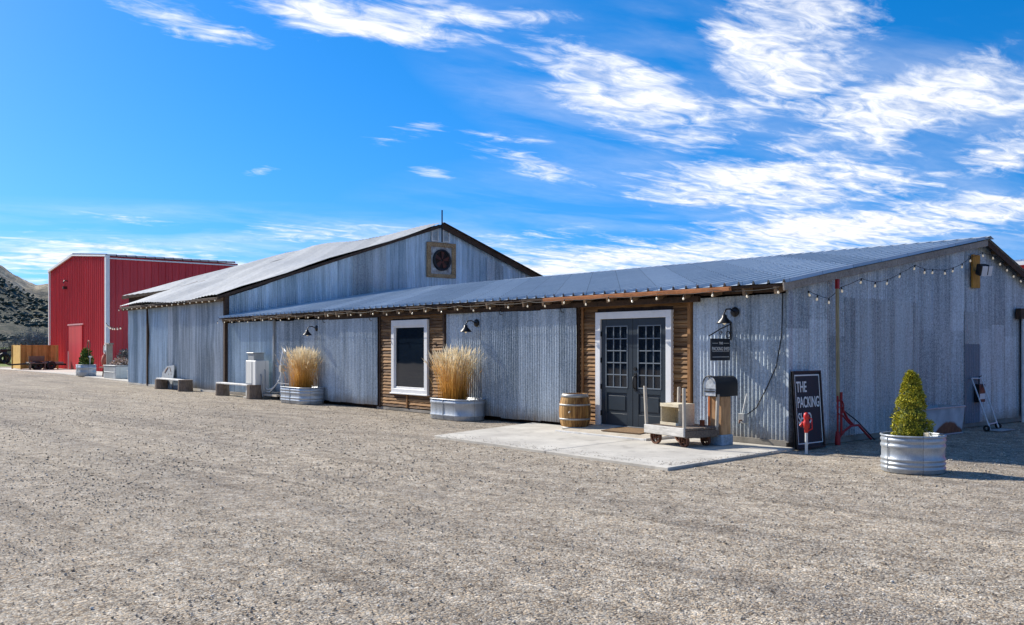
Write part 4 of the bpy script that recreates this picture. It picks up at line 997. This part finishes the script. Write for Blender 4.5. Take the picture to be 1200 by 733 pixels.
# ------------------------------------------------------------------ barrel
t = thing('wooden_barrel', (-4.36, -.44, .035), 'oak barrel with grey hoops beside the sliding door', 'barrel')
bp = [(.235, 0), (.262, .06), (.288, .16), (.302, .27), (.306, .34), (.302, .41), (.288, .52), (.262, .62), (.235, .68)]
c = MB(); c.lathe(bp, (0, 0, 0), 52); c.lathe([(.235, .68), (.22, .68), (.22, .65), (.001, .65)], (0, 0, 0), 52, smooth=False); c.build('stave', M['barrel_wood'], t)
def br(z): return float(np.interp(z, [p[1] for p in bp], [p[0] for p in bp]))
for z, w in ((.0, .055), (.185, .032), (.455, .032), (.615, .065)):
    c = MB(); c.lathe([(br(z) + .001, z), (br(z) + .006, z), (br(z + w) + .006, z + w), (br(z + w) + .001, z + w)], (0, 0, 0), 52); c.build('hoop', M['hoop'], t)
c = MB(); c.lathe([(.0, 0), (.025, 0), (.025, .012), (0, .012)], (.14, -.27, .34), 12, m=Matrix.Rotation(R(62), 3, 'X')); c.build('bung', M['pale_wood'], t)

# ------------------------------------------------------------------ stock tanks and grasses
def tank(loc, label, L, Wd, H, ribs, group, rz=0, n=48):
    t = thing('stock_tank', loc, label, 'planter', group, rz)
    r = Wd / 2; st_ = (L - Wd) / 2; pr = [(r - .012, 0), (r, .012)]
    for z0, z1, cnt in ribs:
        for k in range(cnt):
            a = z0 + (z1 - z0) * k / cnt; b_ = z0 + (z1 - z0) * (k + 1) / cnt; q = b_ - a
            pr += [(r, a + q * .1), (r + .010, a + q * .3), (r + .014, a + q * .5), (r + .010, a + q * .7), (r, a + q * .9)]
    pr += [(r, H - .02), (r - .006, H - .02), (r - .006, .03)]
    c = MB(); c.lathe(pr, (0, 0, 0), n, straight=st_); c.build('tank_wall', M['tank'], t)
    c = MB(); pts = []
    for k in range(n + 1):
        a = 2 * math.pi * k / n; x = math.cos(a) * (r + .004); x += st_ if math.cos(a) > 1e-6 else (-st_ if math.cos(a) < -1e-6 else 0)
        pts.append((x, math.sin(a) * (r + .004), H - .012))
    c.tube(pts, .014, 8, False); c.build('rim', M['tank'], t)
    c = MB(); c.lathe([(r - .01, H - .07), (r * .5, H - .05), (.001, H - .04)], (0, 0, 0), n, straight=0 if st_ == 0 else st_); c.build('soil', M['soil'], t)
    c = MB()
    if st_: c.b2(-.004, .004, -r - .016, -r - .004, .02, H - .03)
    else: c.box((-.15 * 1.0, -math.sqrt(max(.001, (r + .012) ** 2 - .0225)), H / 2), (.006, .01, H - .06))
    c.build('seam', M['util_grey'], t)
    return t
def grass(loc, label, H, spread, seed, group, L, Wd, tufts=((0, 1, 0, 1),)):
    rg = random.Random(seed); c = MB()
    for k in range(1150):
        tf = tufts[min(len(tufts) - 1, int(rg.random() ** 1.3 * len(tufts)))]
        bx, by = rg.gauss(0, L / 5) * tf[1], rg.gauss(0, Wd / 4)
        q = rg.random(); ln = tf[3] * H * (rg.uniform(.55, 1.02) if q < .8 else rg.uniform(.25, .6)); a = rg.uniform(0, 2 * math.pi)
        lean = rg.uniform(.02, .34) * spread * (1 if rg.random() < .9 else 1.9); dx, dy = math.cos(a) * lean + bx * .35 + tf[2], math.sin(a) * lean * .6 + by * .3
        bx += tf[0]; w = rg.uniform(.0018, .0042); pa = rg.uniform(0, math.pi); ox, oy = math.cos(pa) * w, math.sin(pa) * w
        pts = []
        for i in range(5):
            s = i / 4; pts.append((bx + dx * s * s * ln, by + dy * s * s * ln, ln * s * (1 - .12 * s * abs(lean) * 3)))
        vs = []
        for i, p in enumerate(pts):
            ww = 1 - .5 * i / 4; vs += [(p[0] - ox * ww, p[1] - oy * ww, p[2]), (p[0] + ox * ww, p[1] + oy * ww, p[2])]
        c.add(vs, [(2 * i, 2 * i + 1, 2 * i + 3, 2 * i + 2) for i in range(4)])
        if q < .62:      # feathery seed head
            tip = Vector(pts[-1]); dr_ = (tip - Vector(pts[-2])).normalized(); hl = rg.uniform(.10, .2)
            for m_ in range(3):
                aa = rg.uniform(0, math.pi); o_ = Vector((math.cos(aa), math.sin(aa), 0)) * rg.uniform(.007, .015)
                a0 = tip - dr_ * hl * .3; a1 = tip + dr_ * hl * .35; a2 = tip + dr_ * hl
                c.add([a0, a1 - o_, a2, a1 + o_], [(0, 1, 2, 3)])
        elif q < .72:
            tip = Vector(pts[-1]); o_ = Vector((rg.uniform(-.12, .12), rg.uniform(-.08, .08), rg.uniform(-.12, .05)))
            c.add([tip, tip + o_ * .5 + Vector((.003, 0, .02)), tip + o_, tip + o_ * .5 - Vector((.003, 0, 0))], [(0, 1, 2, 3)])
    o = c.build('dry_grass', M['straw'], loc=loc); tag(o, label, 'grass clump', group); return o
G = 'galvanised stock tank planters'
tank((-15.72, -.46, 0), 'ribbed metal tank of dry grass between white cabinet and sliding door', 1.75, .76, .47, [(.06, .20, 2), (.27, .42, 2)], G)
grass((-15.72, -.46, .40), 'dry golden ornamental grass in the left tank', 1.12, 1.0, 5, 'dry ornamental grasses', .95, .45, ((-.12, .9, -.06, 1), (.22, .8, .10, .94), (.05, .5, .02, 1.03)))
tank((-8.17, -.46, 0), 'ribbed metal tank of dry grass right of the white framed window', 1.5, .76, .46, [(.06, .14, 1), (.33, .42, 1)], G)
grass((-8.3, -.46, .39), 'dry golden ornamental grass in the tank beneath the middle lamp', 1.14, .85, 6, 'dry ornamental grasses', .75, .42, ((-.15, .9, -.16, .98), (.22, .55, .10, 1.02), (.0, .8, .0, .9)))
tank((2.60, -1.00, 0), 'round ribbed metal tub holding the small conical evergreen', .76, .76, .48, [(.03, .20, 3), (.30, .45, 2)], G, n=64)
# dwarf spruce
t = thing('dwarf_spruce', (2.58, -1.0, .43), 'small yellow-green conical evergreen growing in the round tub', 'tree')
c = MB(); c.tube([(0, 0, 0), (.0, 0, .35), (0, 0, .78)], [.028, .016, .004], 8); c.build('trunk', M['bark'], t)
c = MB(); c.lathe([(.001, 0), (.17, .03), (.14, .3), (.07, .6), (.02, .76), (.001, .80)], (0, 0, 0), 20); c.build('inner_foliage', plain('inner_needles', (.10, .12, .015), .9, 0, .5, 30, .8), t)
c = MB(); rg = random.Random(3)
def rad(z): return .268 * (1 - z / .88) ** .72 * min(1, .78 + z * 1.6)
clumps = []
for k in range(240):
    z = .01 + .83 * rg.random() ** 1.25; a = rg.uniform(0, 2 * math.pi); r = rad(z) * rg.uniform(.62, 1.0)
    clumps.append((math.cos(a) * r, math.sin(a) * r, z, rg.uniform(.03, .068) * (1 - .4 * z)))
clumps += [(rg.uniform(-.015, .015), rg.uniform(-.015, .015), .80 + .02 * k, .03) for k in range(3)]
for cx, cy, cz, cr in clumps:
    out = Vector((cx, cy, .05)).normalized()
    for q in range(44):
        u = Vector((rg.gauss(0, 1), rg.gauss(0, 1), rg.gauss(0, 1))).normalized()
        u = (u + out * .5 + Vector((0, 0, .25))).normalized(); p = Vector((cx, cy, cz)) + u * cr * rg.uniform(.5, 1.0)
        s2 = u.cross(Vector((rg.gauss(0, 1), rg.gauss(0, 1), rg.gauss(0, 1)))).normalized() * .0065; ln = u * rg.uniform(.016, .030)
        c.add([p - s2, p + s2, p + s2 * .4 + ln, p - s2 * .4 + ln], [(0, 1, 2, 3)])
c.build('crown', M['spruce'], t)
t = thing('white_tag', (2.86, -1.16, .47), 'small pale plant tag at the right edge of the evergreen tub', 'tag')
c = MB(); c.b2(-.035, .035, -.01, .01, .0, .05); c.b2(-.004, .004, -.004, .004, -.06, .0); c.build('tag_plate', M['crate_wood'], t, .004)

# ------------------------------------------------------------------ open trough by the end wall
t = thing('metal_trough', (.30, 4.05, 0), 'open metal trough with rusty stained front against the end wall', 'trough')
c = MB(); L2_, H2 = .78, .50
o_ = [(-.22, -L2_), (.22, -L2_), (.22, L2_), (-.22, L2_)]; i_ = [(-.20, -L2_ + .02), (.20, -L2_ + .02), (.20, L2_ - .02), (-.20, L2_ - .02)]
def flare(p, z): return (p[0] * (1 + .18 * z / H2), p[1] * (1 + .06 * z / H2), z)
vs = [flare(p, 0) for p in o_] + [flare(p, H2) for p in o_] + [flare(p, H2) for p in i_] + [flare(p, .03) for p in i_]
c.add(vs, [(3, 2, 1, 0)] + [(i, (i + 1) % 4, 4 + (i + 1) % 4, 4 + i) for i in range(4)] + [(4 + i, 4 + (i + 1) % 4, 8 + (i + 1) % 4, 8 + i) for i in range(4)] + [(8 + i, 8 + (i + 1) % 4, 12 + (i + 1) % 4, 12 + i) for i in range(4)] + [(12, 13, 14, 15)])
def mat_trough():
    m, n, b, L = newmat('trough_metal'); tc = n('ShaderNodeTexCoord').outputs['Object']; sp = n('ShaderNodeSeparateXYZ', ins={0: tc})
    e = n.math('ADD', sp.outputs[2], n.math('MULTIPLY', n.math('POWER', n.math('ABSOLUTE', n.math('SUBTRACT', sp.outputs[1], .25)), 2.0), .6)); e = n.math('ADD', e, n.math('MULTIPLY', n.noise(tc, 5, 5), .10))
    col = n.mix(n.ramp(e, [(.26, 1), (.30, 0)]), n.ramp(n.noise(tc, 3, 6), [(.3, (.30, .36, .40)), (.7, (.58, .64, .67))]), n.ramp(n.noise(tc, 14, 5), [(.3, (.10, .04, .02)), (.7, (.26, .11, .05))]))
    setup(b, n, col, .55, .1); return m
c.build('trough_body', mat_trough(), t)
c = MB(); rr = [flare(p, H2) for p in o_]
for i in range(4): c.bar(rr[i], rr[(i + 1) % 4], .035, .03)
c.bar((.235, -L2_, .012), (.235, L2_, .012), .03, .024); c.build('rim', M['tank'], t, .004)

# ------------------------------------------------------------------ hand truck leaning
t = thing('hand_truck', (.66, 5.9, 0), 'tall pale hand truck frame leaning toward the dark wall patch', 'hand truck')
c = MB(); T = Vector((-.50, .42, 1.0))
ra, rb2 = Vector((.06, -.33, .03)), Vector((-.06, .30, .03)); ta, tb = Vector((-.53, .20, .98)), Vector((-.53, .62, .97))
c.tube([ra, ta], .014, 8); c.tube([rb2, tb], .014, 8); c.tube([ta, tb], .014, 8)
c.tube([ra.lerp(ta, .1), rb2.lerp(tb, .1)], .012, 8); c.build('frame', plain('white_tube', (.62, .64, .66), .4, .2, .1), t)
c = MB(); m1 = ra.lerp(rb2, .5); c.box(m1 + Vector((.12, 0, -.015)), (.26, .62, .012)); c.build('toe_plate', M['util_grey'], t)
for wq in ((.02, -.40, .06), (-.1, .38, .06)):
    c = MB(); c.lathe([(.03, -.02), (.06, -.02), (.06, .02), (.03, .02), (.03, -.02)], wq, 14, m=rx); c.build('wheel', M['cable'], t)
t = thing('meter_box', (.10, 6.42, .5), 'small black wall box with white sticker behind the hand truck', 'box')
c = MB(); c.b2(.0, .09, -.12, .14, .0, .36); c.build('box_body', M['black_metal'], t, .006)
c = MB(); c.b2(.091, .094, -.10, .12, .06, .17); c.build('sticker', M['letter'], t)
c = MB(); c.tube([(.03, 0, .36), (.03, 0, .50), (.03, .1, .52)], .012, 6); c.build('pipe', M['black_metal'], t)
# floodlight on a board
t = thing('floodlight', (.10, 6.28, 2.78), 'black floodlight on an orange board under the gable peak', 'light')
c = MB(); c.b2(.0, .035, -.14, .18, .0, .66); c.build('board', M['orange_board'], t, .003)
c = MB(); c.tube([(.03, 0, .33), (.16, -.06, .36)], .02, 8); c.box((.22, -.14, .34), (.16, .20, .22), Matrix.Rotation(R(-35), 3, 'Z') @ Matrix.Rotation(R(15), 3, 'Y')); c.build('housing', M['black_metal'], t, .02)
c = MB(); c.box((.30, -.13, .31), (.03, .22, .20), Matrix.Rotation(R(-30), 3, 'Z') @ Matrix.Rotation(R(15), 3, 'Y')); c.build('lens', M['lens'], t, .005)
# cable and faucet box on the front wall by the corner
c = MB(); pts = [(.0, -.06, 2.45), (-.01, -.06, 2.0), (-.02, -.06, 1.78), (-.12, -.055, 1.3), (-.3, -.055, .95), (-.5, -.055, .62), (-.68, -.055, .50)]
o = c.tube(pts, .009, 6).build('wall_cable', M['cable']); tag(o, 'black cable hanging down the corner to the faucet box', 'cable')
t = thing('faucet_box', (-.72, -.05, .38), 'small grey faucet box low on front wall by the corner', 'faucet box')
c = MB(); c.b2(-.07, .05, -.10, .0, -.02, .14); c.build('box_body', M['util_grey'], t, .006)
c = MB(); c.tube([(-.02, -.04, .14), (.03, -.05, .3), (.06, -.03, .46)], .014, 6); c.build('conduit', M['pipe_white'], t)
c = MB(); c.tube([(.0, -.10, .03), (0, -.15, .03), (0, -.15, -.02)], .012, 8); c.build('spout', M['rust'], t)

# ------------------------------------------------------------------ benches of log stumps
def bench(x0, x1, y, label, s=1.0, r=(.2, .2), h=.40, overhang=(.15, -.12), plank='plank_white'):
    t = thing('log_bench', ((x0 + x1) / 2, y, 0), label, 'bench', 'log stump benches'); w = (x1 - x0) / 2
    for k, (sx, rr) in enumerate(((-w, r[0]), (w, r[1]))):
        c = MB(); rg = random.Random(int(x0 * 10) + k); nn = 18; off = [rg.uniform(-.015, .015) for _ in range(nn)]
        hh = h + (.0 if k == 0 else .05)
        vs = []
        for z, q in ((0, 1.04), (.1, 1.0), (hh * .6, .98), (hh, .97)):
            vs += [(sx + math.cos(2 * math.pi * i / nn) * (rr * q + off[i]), math.sin(2 * math.pi * i / nn) * (rr * q + off[i]), z) for i in range(nn)]
        c.add(vs, [(j * nn + i, j * nn + (i + 1) % nn, (j + 1) * nn + (i + 1) % nn, (j + 1) * nn + i) for j in range(3) for i in range(nn)]); c.add(vs[-nn:], [tuple(range(nn))])
        c.build('stump', M['log'], t)
    c = MB(); c.bar((-w - overhang[0], -.02, h + .03), (w + overhang[1], .0, h + .022), .24, .05); c.build('plank', M[plank], t, .008)
bench(-27.6, -25.0, -.45, 'whitewashed plank bench on two log stumps before the tall barn doors', r=(.24, .26), h=.36, overhang=(.2, -.3))
bench(-21.3, -18.75, -.55, 'whitewashed plank bench on log stumps before the white cabinet', r=(.22, .26), h=.38, overhang=(.25, -.3))
# weathered panel leaning behind the far bench
t = thing('weathered_panel', (-27.6, -.28, 0), 'weathered pale metal panel leaning behind the far plank bench', 'panel')
t.rotation_euler = (R(-8), 0, 0)
c = MB(); c.add(*slab([(-.65, 0), (.62, 0), (.62, .03), (-.65, .03)], .0, .60)); c.add([(-.65, 0, .60), (.62, 0, .60), (.62, .03, .60), (-.65, .03, .60), (-.25, 0, .86), (.55, 0, .92), (.55, .03, .92), (-.25, .03, .86)], [(0, 1, 5, 4), (1, 2, 6, 5), (2, 3, 7, 6), (3, 0, 4, 7), (4, 5, 6, 7)])
c.build('panel_sheet', M['util_grey'], t)
c = MB(); c.bar((-.3, -.012, .70), (-.05, -.012, .82), .01, .02); c.bar((.12, -.012, .83), (.32, -.012, .66), .01, .02); c.bar((-.35, -.012, .6), (-.1, -.012, .78), .012, .03); c.lathe([(.0, 0), (.03, 0)], (.1, -.006, .56), 10, m=rx); c.lathe([(.0, 0), (.03, 0)], (.38, -.006, .56), 10, m=rx); c.build('rust_mark', M['rust'], t)
t = thing('blue_board', (-26.45, -.22, 0), 'low blue-grey board against barn wall behind the far plank bench', 'board')
c = MB(); c.b2(-.45, .45, -.02, .03, 0, .42); c.b2(-.42, .42, -.035, -.021, .05, .10); c.b2(-.42, .42, -.035, -.021, .30, .35); c.build('board_panel', M['patch_dark'], t)

# ------------------------------------------------------------------ utility cabinet
t = thing('utility_cabinet', (-18.95, -.40, 0), 'tall weathered white utility cabinet with meter box on top', 'cabinet'); t.scale = (.74, .85, 1)
c = MB(); c.b2(-.48, .52, -.25, .28, .05, 1.18); c.build('cabinet_body', M['util'], t, .02)
c = MB(); c.b2(-.55, .58, -.32, .32, 0, .05); c.build('base', M['concrete'], t)
c = MB(); c.b2(-.38, .22, -.2, .2, 1.18, 1.40); c.b2(-.42, .26, -.24, .24, 1.40, 1.43); c.build('top_box', M['util_grey'], t, .01)
c = MB(); c.b2(-.80, -.48, -.10, .14, .62, .78); c.b2(-.66, -.48, -.06, .10, .84, .95); c.build('side_box', M['util'], t, .01)
c = MB()
for z in (.42, .46): c.b2(-.47, .15, -.262, -.251, z, z + .01)
c.b2(.16, .17, -.262, -.251, .08, 1.15); c.build('panel_seam', M['util_grey'], t)
c = MB(); c.tube([(.53, -.05, .75), (.60, -.05, .70), (.60, -.05, .5), (.62, .0, .05)], .03, 8); c.tube([(.53, .1, .9), (.58, .1, .86), (.6, .12, .3)], .02, 8); c.build('conduit', M['util_grey'], t)
t = thing('gas_pipe', (-17.62, -.3, 0), 'white riser pipe with looping hoses beside the left grass tank', 'pipe')
c = MB(); c.tube([(0, .2, 1.55), (0, .12, 1.2), (0.02, .1, .7), (0, .1, .0)], .045, 10); c.tube([(-.02, .2, 1.55), (.2, .15, 1.45)], .025, 8); c.build('riser', M['pipe_white'], t)
c = MB(); c.tube([(.02, .08, .75), (-.12, .02, .5), (-.35, -.02, .34), (-.75, .0, .28), (-.95, .02, .32)], .022, 8); c.tube([(.0, .05, .62), (-.2, -.05, .38), (-.5, -.05, .22), (-.8, .0, .22)], .02, 8); c.build('hose', M['pipe_white'], t)
c = MB(); c.b2(-.85, .1, -.1, .15, .10, .16); c.b2(-.9, -.1, -.02, .1, .2, .23); c.b2(.08, .22, -.02, .12, .85, 1.05); build_each(c, 'valve_block', M['pale_wood'], t)
c = MB(); c.bar((.1, -.05, .52), (.75, .0, .50), .02); c.build('bracket', M['pipe_white'], t)

# ------------------------------------------------------------------ far left garden things
def leafy(loc, name, label, cat, rx_, ry_, h, cnt, mat, seed, lf=.05, group=None):
    rg = random.Random(seed); c = MB()
    for k in range(cnt):
        a = rg.uniform(0, 2 * math.pi); q = rg.random() ** .5; z = h * rg.random() ** 1.2; w = q * (1 - (z / h) ** 2 * .7)
        p = Vector((math.cos(a) * rx_ * w, math.sin(a) * ry_ * w, z)); u = Vector((rg.gauss(0, 1), rg.gauss(0, 1), rg.gauss(0, 1) + .5)).normalized()
        s2 = u.cross(Vector((rg.gauss(0, 1), rg.gauss(0, 1), rg.gauss(0, 1)))).normalized() * lf * .3; u = u * lf * rg.uniform(.7, 1.4)
        c.add([p, p + s2 + u * .5, p + u, p - s2 + u * .5], [(0, 1, 2, 3)])
    o = c.build(name, mat, loc=loc); tag(o, label, cat, group); return o
tank((-45.4, 1.45, .03), 'oval metal tank of green plants before the red building', 1.5, .85, .62, [(.1, .3, 1), (.4, .5, 1)], G)
leafy((-45.4, 1.45, .6), 'potted_plant', 'green bushy plant in the tank before the red building', 'plant', .62, .36, .85, 900, M['dark_green'], 4, .14)
t = thing('wire_wreath', (-45.1, 1.5, .62), 'rusty wire hoop standing in the green planted tank', 'garden ornament')
c = MB(); c.tube([(0, 0, 0), (0, 0, .85)], .02, 6); c.tube([(.0 + .25 * math.cos(a), 0, 1.08 + .25 * math.sin(a)) for a in [k * math.pi / 9 for k in range(19)]], .03, 6, False); c.build('hoop', plain('rusty_wire', (.30, .12, .08), .8), t)
c = MB(); c.tube([(.25, 0, -.1), (.3, 0, .45)], .03, 6); c.b2(.1, .5, -.05, .05, .42, .5); c.build('perch', M['plank_white'], t)
t = thing('planter_box', (-40.2, 1.75, .03), 'rectangular grey planter box beside the barn corner', 'planter')
c = MB(); c.add(*slab([(-1.0, -.55), (1.0, -.55), (1.0, .55), (-1.0, .55)], 0, .62)); c.build('box_wall', M['tank'], t, .02)
c = MB(); c.b2(-1.03, 1.03, -.58, .58, .62, .66); c.b2(-.9, .9, -.565, -.552, .3, .33); c.build('rim', M['util_grey'], t, .01)
leafy((-40.2, 1.75, .67), 'dry_plant', 'dry grey and pink flower heads in the rectangular planter box', 'plant', .9, .5, .35, 700, M['dry_flower'], 8, .1)
leafy((-40.5, 2.0, .67), 'lavender_mound', 'grey rounded mound growing at the back of the rectangular planter', 'plant', .55, .4, .75, 700, M['twig'], 9, .12)
t = thing('garden_stand', (-42.6, 1.75, .03), 'rustic stand with red and white ornaments between the two far planters', 'garden ornament')
c = MB(); c.bar((.45, 0, 0), (.45, 0, 1.75), .30, .10); c.b2(.1, .75, -.12, .12, 1.70, 1.78); c.build('board', M['grey_wood'], t, .01)
c = MB()
for sx in (-.4, -.1, .2): c.tube([(sx, -.1, 0), (sx, -.05, .5)], .03, 6)
c.b2(-.5, .3, -.25, .2, .48, .54); c.build('stand_frame', M['rust'], t)
c = MB(); c.lathe([(.02, .54), (.22, .62), (.26, .85), (.20, 1.1), (.08, 1.25), (.1, 1.32), (.001, 1.33)], (-.1, 0, 0), 14); c.build('urn', plain('faded_red', (.45, .12, .07), .7, 0, .4, 6), t)
c = MB(); c.tube([(-.1 + .28 * math.cos(a), -.05, 1.45 + .26 * math.sin(a)) for a in [k * math.pi / 8 for k in range(17)]], .035, 6, False); c.lathe([(.001, -.1), (.09, 0), (.001, .1)], (-.1, -.05, 1.32), 10); c.build('hoop', M['plank_white'], t)
t = thing('garden_chair', (-37.3, 1.55, .03), 'worn white metal chair beside the barn corner', 'chair')
c = MB(); c.b2(-.3, .3, -.28, .3, .42, .46); c.build('seat', M['plank_white'], t)
for sx in (-.27, .27):
    for sy in (-.25, .27): c = MB(); c.tube([(sx, sy, 0), (sx, sy, .42)], .02, 6); c.build('leg', M['plank_white'], t)
c = MB(); c.tube([(-.3, .3, .44), (-.3, .36, 1.0), (-.15, .38, 1.15), (.15, .38, 1.15), (.3, .36, 1.0), (.3, .3, .44)], .022, 6)
for k in range(4): x = -.2 + .13 * k; c.bar((x, .31, .46), (x, .38, 1.12), .06, .02)
c.build('backrest', M['util'], t)

# board fence enclosure
t = thing('board_fence', (-63.3, 1.9, 0), 'orange-brown vertical board fence enclosure before the red building', 'fence')
rg = random.Random(2)
c = MB(); y = 0
while y < 2.2: c.b2(-.02, .02, y, y + .135, .08, 1.72 + rg.uniform(-.02, .02)); y += .14
c.build('side_panel', M['fence'], t)
c = MB(); x = 0
while x > -2.9: c.b2(x - .135, x, -.04, .0, .08, 1.74 + rg.uniform(-.02, .02)); x -= .14
c.build('front_panel', wood('sunlit_cedar_front', (.60, .34, .07), (.88, .58, .18), (9, 9, .6)), t)  # brighter cedar copy, sun on this face put into the colour
c = MB(); c.b2(-.05, .09, -.12, -.041, 0, 1.78); c.b2(-.05, .09, 2.245, 2.33, 0, 1.74); c.b2(-3.0, -2.9, -.1, .0, 0, 1.74); build_each(c, 'post', M['fence'], t, .01)
c = MB(); c.b2(.021, .06, 0, 2.24, 1.66, 1.74); c.build('top_rail', M['fence'], t)
# flat trailer in front of the fence
t = thing('flat_trailer', (-62.2, 2.9, .03), 'low dark flat trailer parked before the board fence', 'trailer')
c = MB(); c.b2(-.5, .5, -.9, 1.3, .42, .54); c.build('deck', M['grey_wood'], t)
c = MB(); c.tube([(-.4, -.9, .42), (-.2, -2.0, .35), (0, -2.3, .5)], .05, 6); c.tube([(.4, -.9, .42), (.1, -2.0, .35)], .05, 6); c.b2(-.45, .45, -.85, 1.5, .3, .41); c.build('frame', M['black_metal'], t)
ry = Matrix.Rotation(R(90), 3, 'Y')
for sx in (-.6, .55):
    for sy in (-.3, .5):
        c = MB(); c.lathe([(.1, -.09), (.27, -.09), (.3, -.05), (.3, .05), (.27, .09), (.1, .09), (.1, -.09)], (sx, sy, .3), 18, m=ry); c.build('wheel', M['cable'], t)
t = thing('garden_bench', (-61.6, 2.5, .03), 'dark weathered bench at left end of the flat trailer', 'bench')
c = MB(); c.b2(-.2, .2, -.5, .5, .42, .48); c.build('seat', M['cart_wood'], t)
c = MB(); c.b2(-.22, -.18, -.5, .5, .6, .95); c.build('backrest', M['cart_wood'], t)
for sx in (-.18, .18):
    for sy in (-.45, .45): c = MB(); c.b2(sx - .03, sx + .03, sy - .03, sy + .03, 0, .42 if sx > 0 else .95); c.build('leg', M['cart_wood'], t)

# things beyond the field edge
t = thing('water_tank', (-92, 1.9, 0), 'white plastic tank at the field edge left of the fence', 'tank')
c = MB(); c.lathe([(.8, 0), (.85, .1), (.85, 1.2), (.7, 1.4), (.2, 1.5), (.001, 1.5)], (0, 0, 0), 24); c.build('tank_body', M['plank_white'], t)
c = MB(); c.lathe([(.2, 1.49), (.2, 1.58), (.001, 1.6)], (0, 0, 0), 14); c.build('lid', M['util_grey'], t)
def machine(x, y, label):
    t = thing('farm_implement', (x, y, 0), label, 'farm machinery', 'farm implements parked along the field')
    c = MB(); c.bar((-1.2, 0, .8), (1.2, 0, .8), .12); c.bar((0, 0, .8), (0, -1.6, .5), .12); c.b2(-.5, .5, -.3, .3, .9, 1.4); c.build('frame', M['black_metal'], t, .01)
    for sx in (-.9, .9):
        c = MB(); c.lathe([(.25, -.1), (.5, -.1), (.55, 0), (.5, .1), (.25, .1), (.25, -.1)], (sx, 0, .55), 18, m=ry); c.build('wheel', M['cable'], t)
    c = MB()
    for k in range(5): c.bar((-1 + k * .5, .3, .75), (-1 + k * .5, .5, .0), .06)
    c.build('tine', M['rust'], t)
machine(-88, 3.2, 'dark farm implement nearest the white tank')
machine(-90, 5.6, 'dark farm implement partly behind the board fence')
machine(-95, 4.0, 'dark farm implement farthest out in the green field')
# post-and-rail fence across the field
t = thing('field_fence', (-104, 0, 0), 'dark post and rail fence across the green field', 'fence')
for k in range(8):
    c = MB(); c.b2(-.1, .1, -9 + k * 2.6, -8.8 + k * 2.6, 0, 1.5); c.build('post', M['timber'], t)
c = MB(); c.b2(.1, .15, -9, 9.5, 1.15, 1.35); c.b2(.1, .15, -9, 9.5, .55, .75); build_each(c, 'rail', M['timber'], t)
# bare bushes at the foot of the hill
def bush(x, y, h, w, label, seed):
    t = thing('bare_bush', (x, y, 0), label, 'bush', 'bare grey bushes at the foot of the hill'); rg = random.Random(seed)
    c = MB()
    for k in range(5):
        a = k * 1.3; c.tube([(0, 0, 0), (math.cos(a) * w * .2, math.sin(a) * w * .2, h * .4), (math.cos(a) * w * .4, math.sin(a) * w * .4, h * .75)], [.12, .07, .03], 5)
    c.build('trunk', M['bark'], t)
    c = MB()
    for k in range(1600):
        a = rg.uniform(0, 6.3); el_ = rg.uniform(0, 1.5); q = rg.random() ** .35; lump = 1 + .25 * math.sin(a * 3 + seed) * math.cos(el_ * 4)
        p = Vector((math.cos(a) * math.cos(el_) * w * q * lump, math.sin(a) * math.cos(el_) * w * q * lump, .2 + math.sin(el_) * h * q * lump))
        u = Vector((rg.gauss(0, 1), rg.gauss(0, 1), rg.gauss(0, 1) + 1)).normalized() * rg.uniform(.3, .8); s2 = u.cross(Vector((rg.random(), rg.random(), .3))).normalized() * .05
        c.add([p - s2, p + s2, p + u], [(0, 1, 2)])
    c.build('crown', M['twig'], t)
lab = ['bare grey bush just above the left end of the fence', 'bare grey bush above the middle of the board fence', 'bare grey bush nearest the red building edge', 'large bare grey bush behind the others at the hill foot']
for i, (px_, Y, h, w) in enumerate(((30, 120, 2.6, 3.5), (42, 124, 3.0, 3.6), (54, 122, 2.6, 3.4), (40, 150, 4.0, 6.0))):
    u = (px_ - 600) / 1086; s, c_ = math.sin(aL), math.cos(aL)
    bush(CAM.x + Y * (u * s - c_), CAM.y + Y * (u * c_ + s), h, w, lab[i], 20 + i)

# belt of dark trees across the yard behind the viewpoint (mirrored in the window panes)
pp = np.stack([rng.uniform(-110, 30, 2600), rng.uniform(-46, -40, 2600), rng.uniform(0, 1, 2600)], 1)
hh = np.array([7 + 2.5 * noise.noise(Vector((x * .15, 0, 5))) for x in pp[:, 0]]); pp[:, 2] *= hh
tag(scatter('tree_belt', pp, rng.uniform(.5, 1.4, len(pp)), (1, 1, .9), M['scrub'], .35), 'dark belt of trees across the yard mirrored in the window panes', 'trees', kind='stuff')
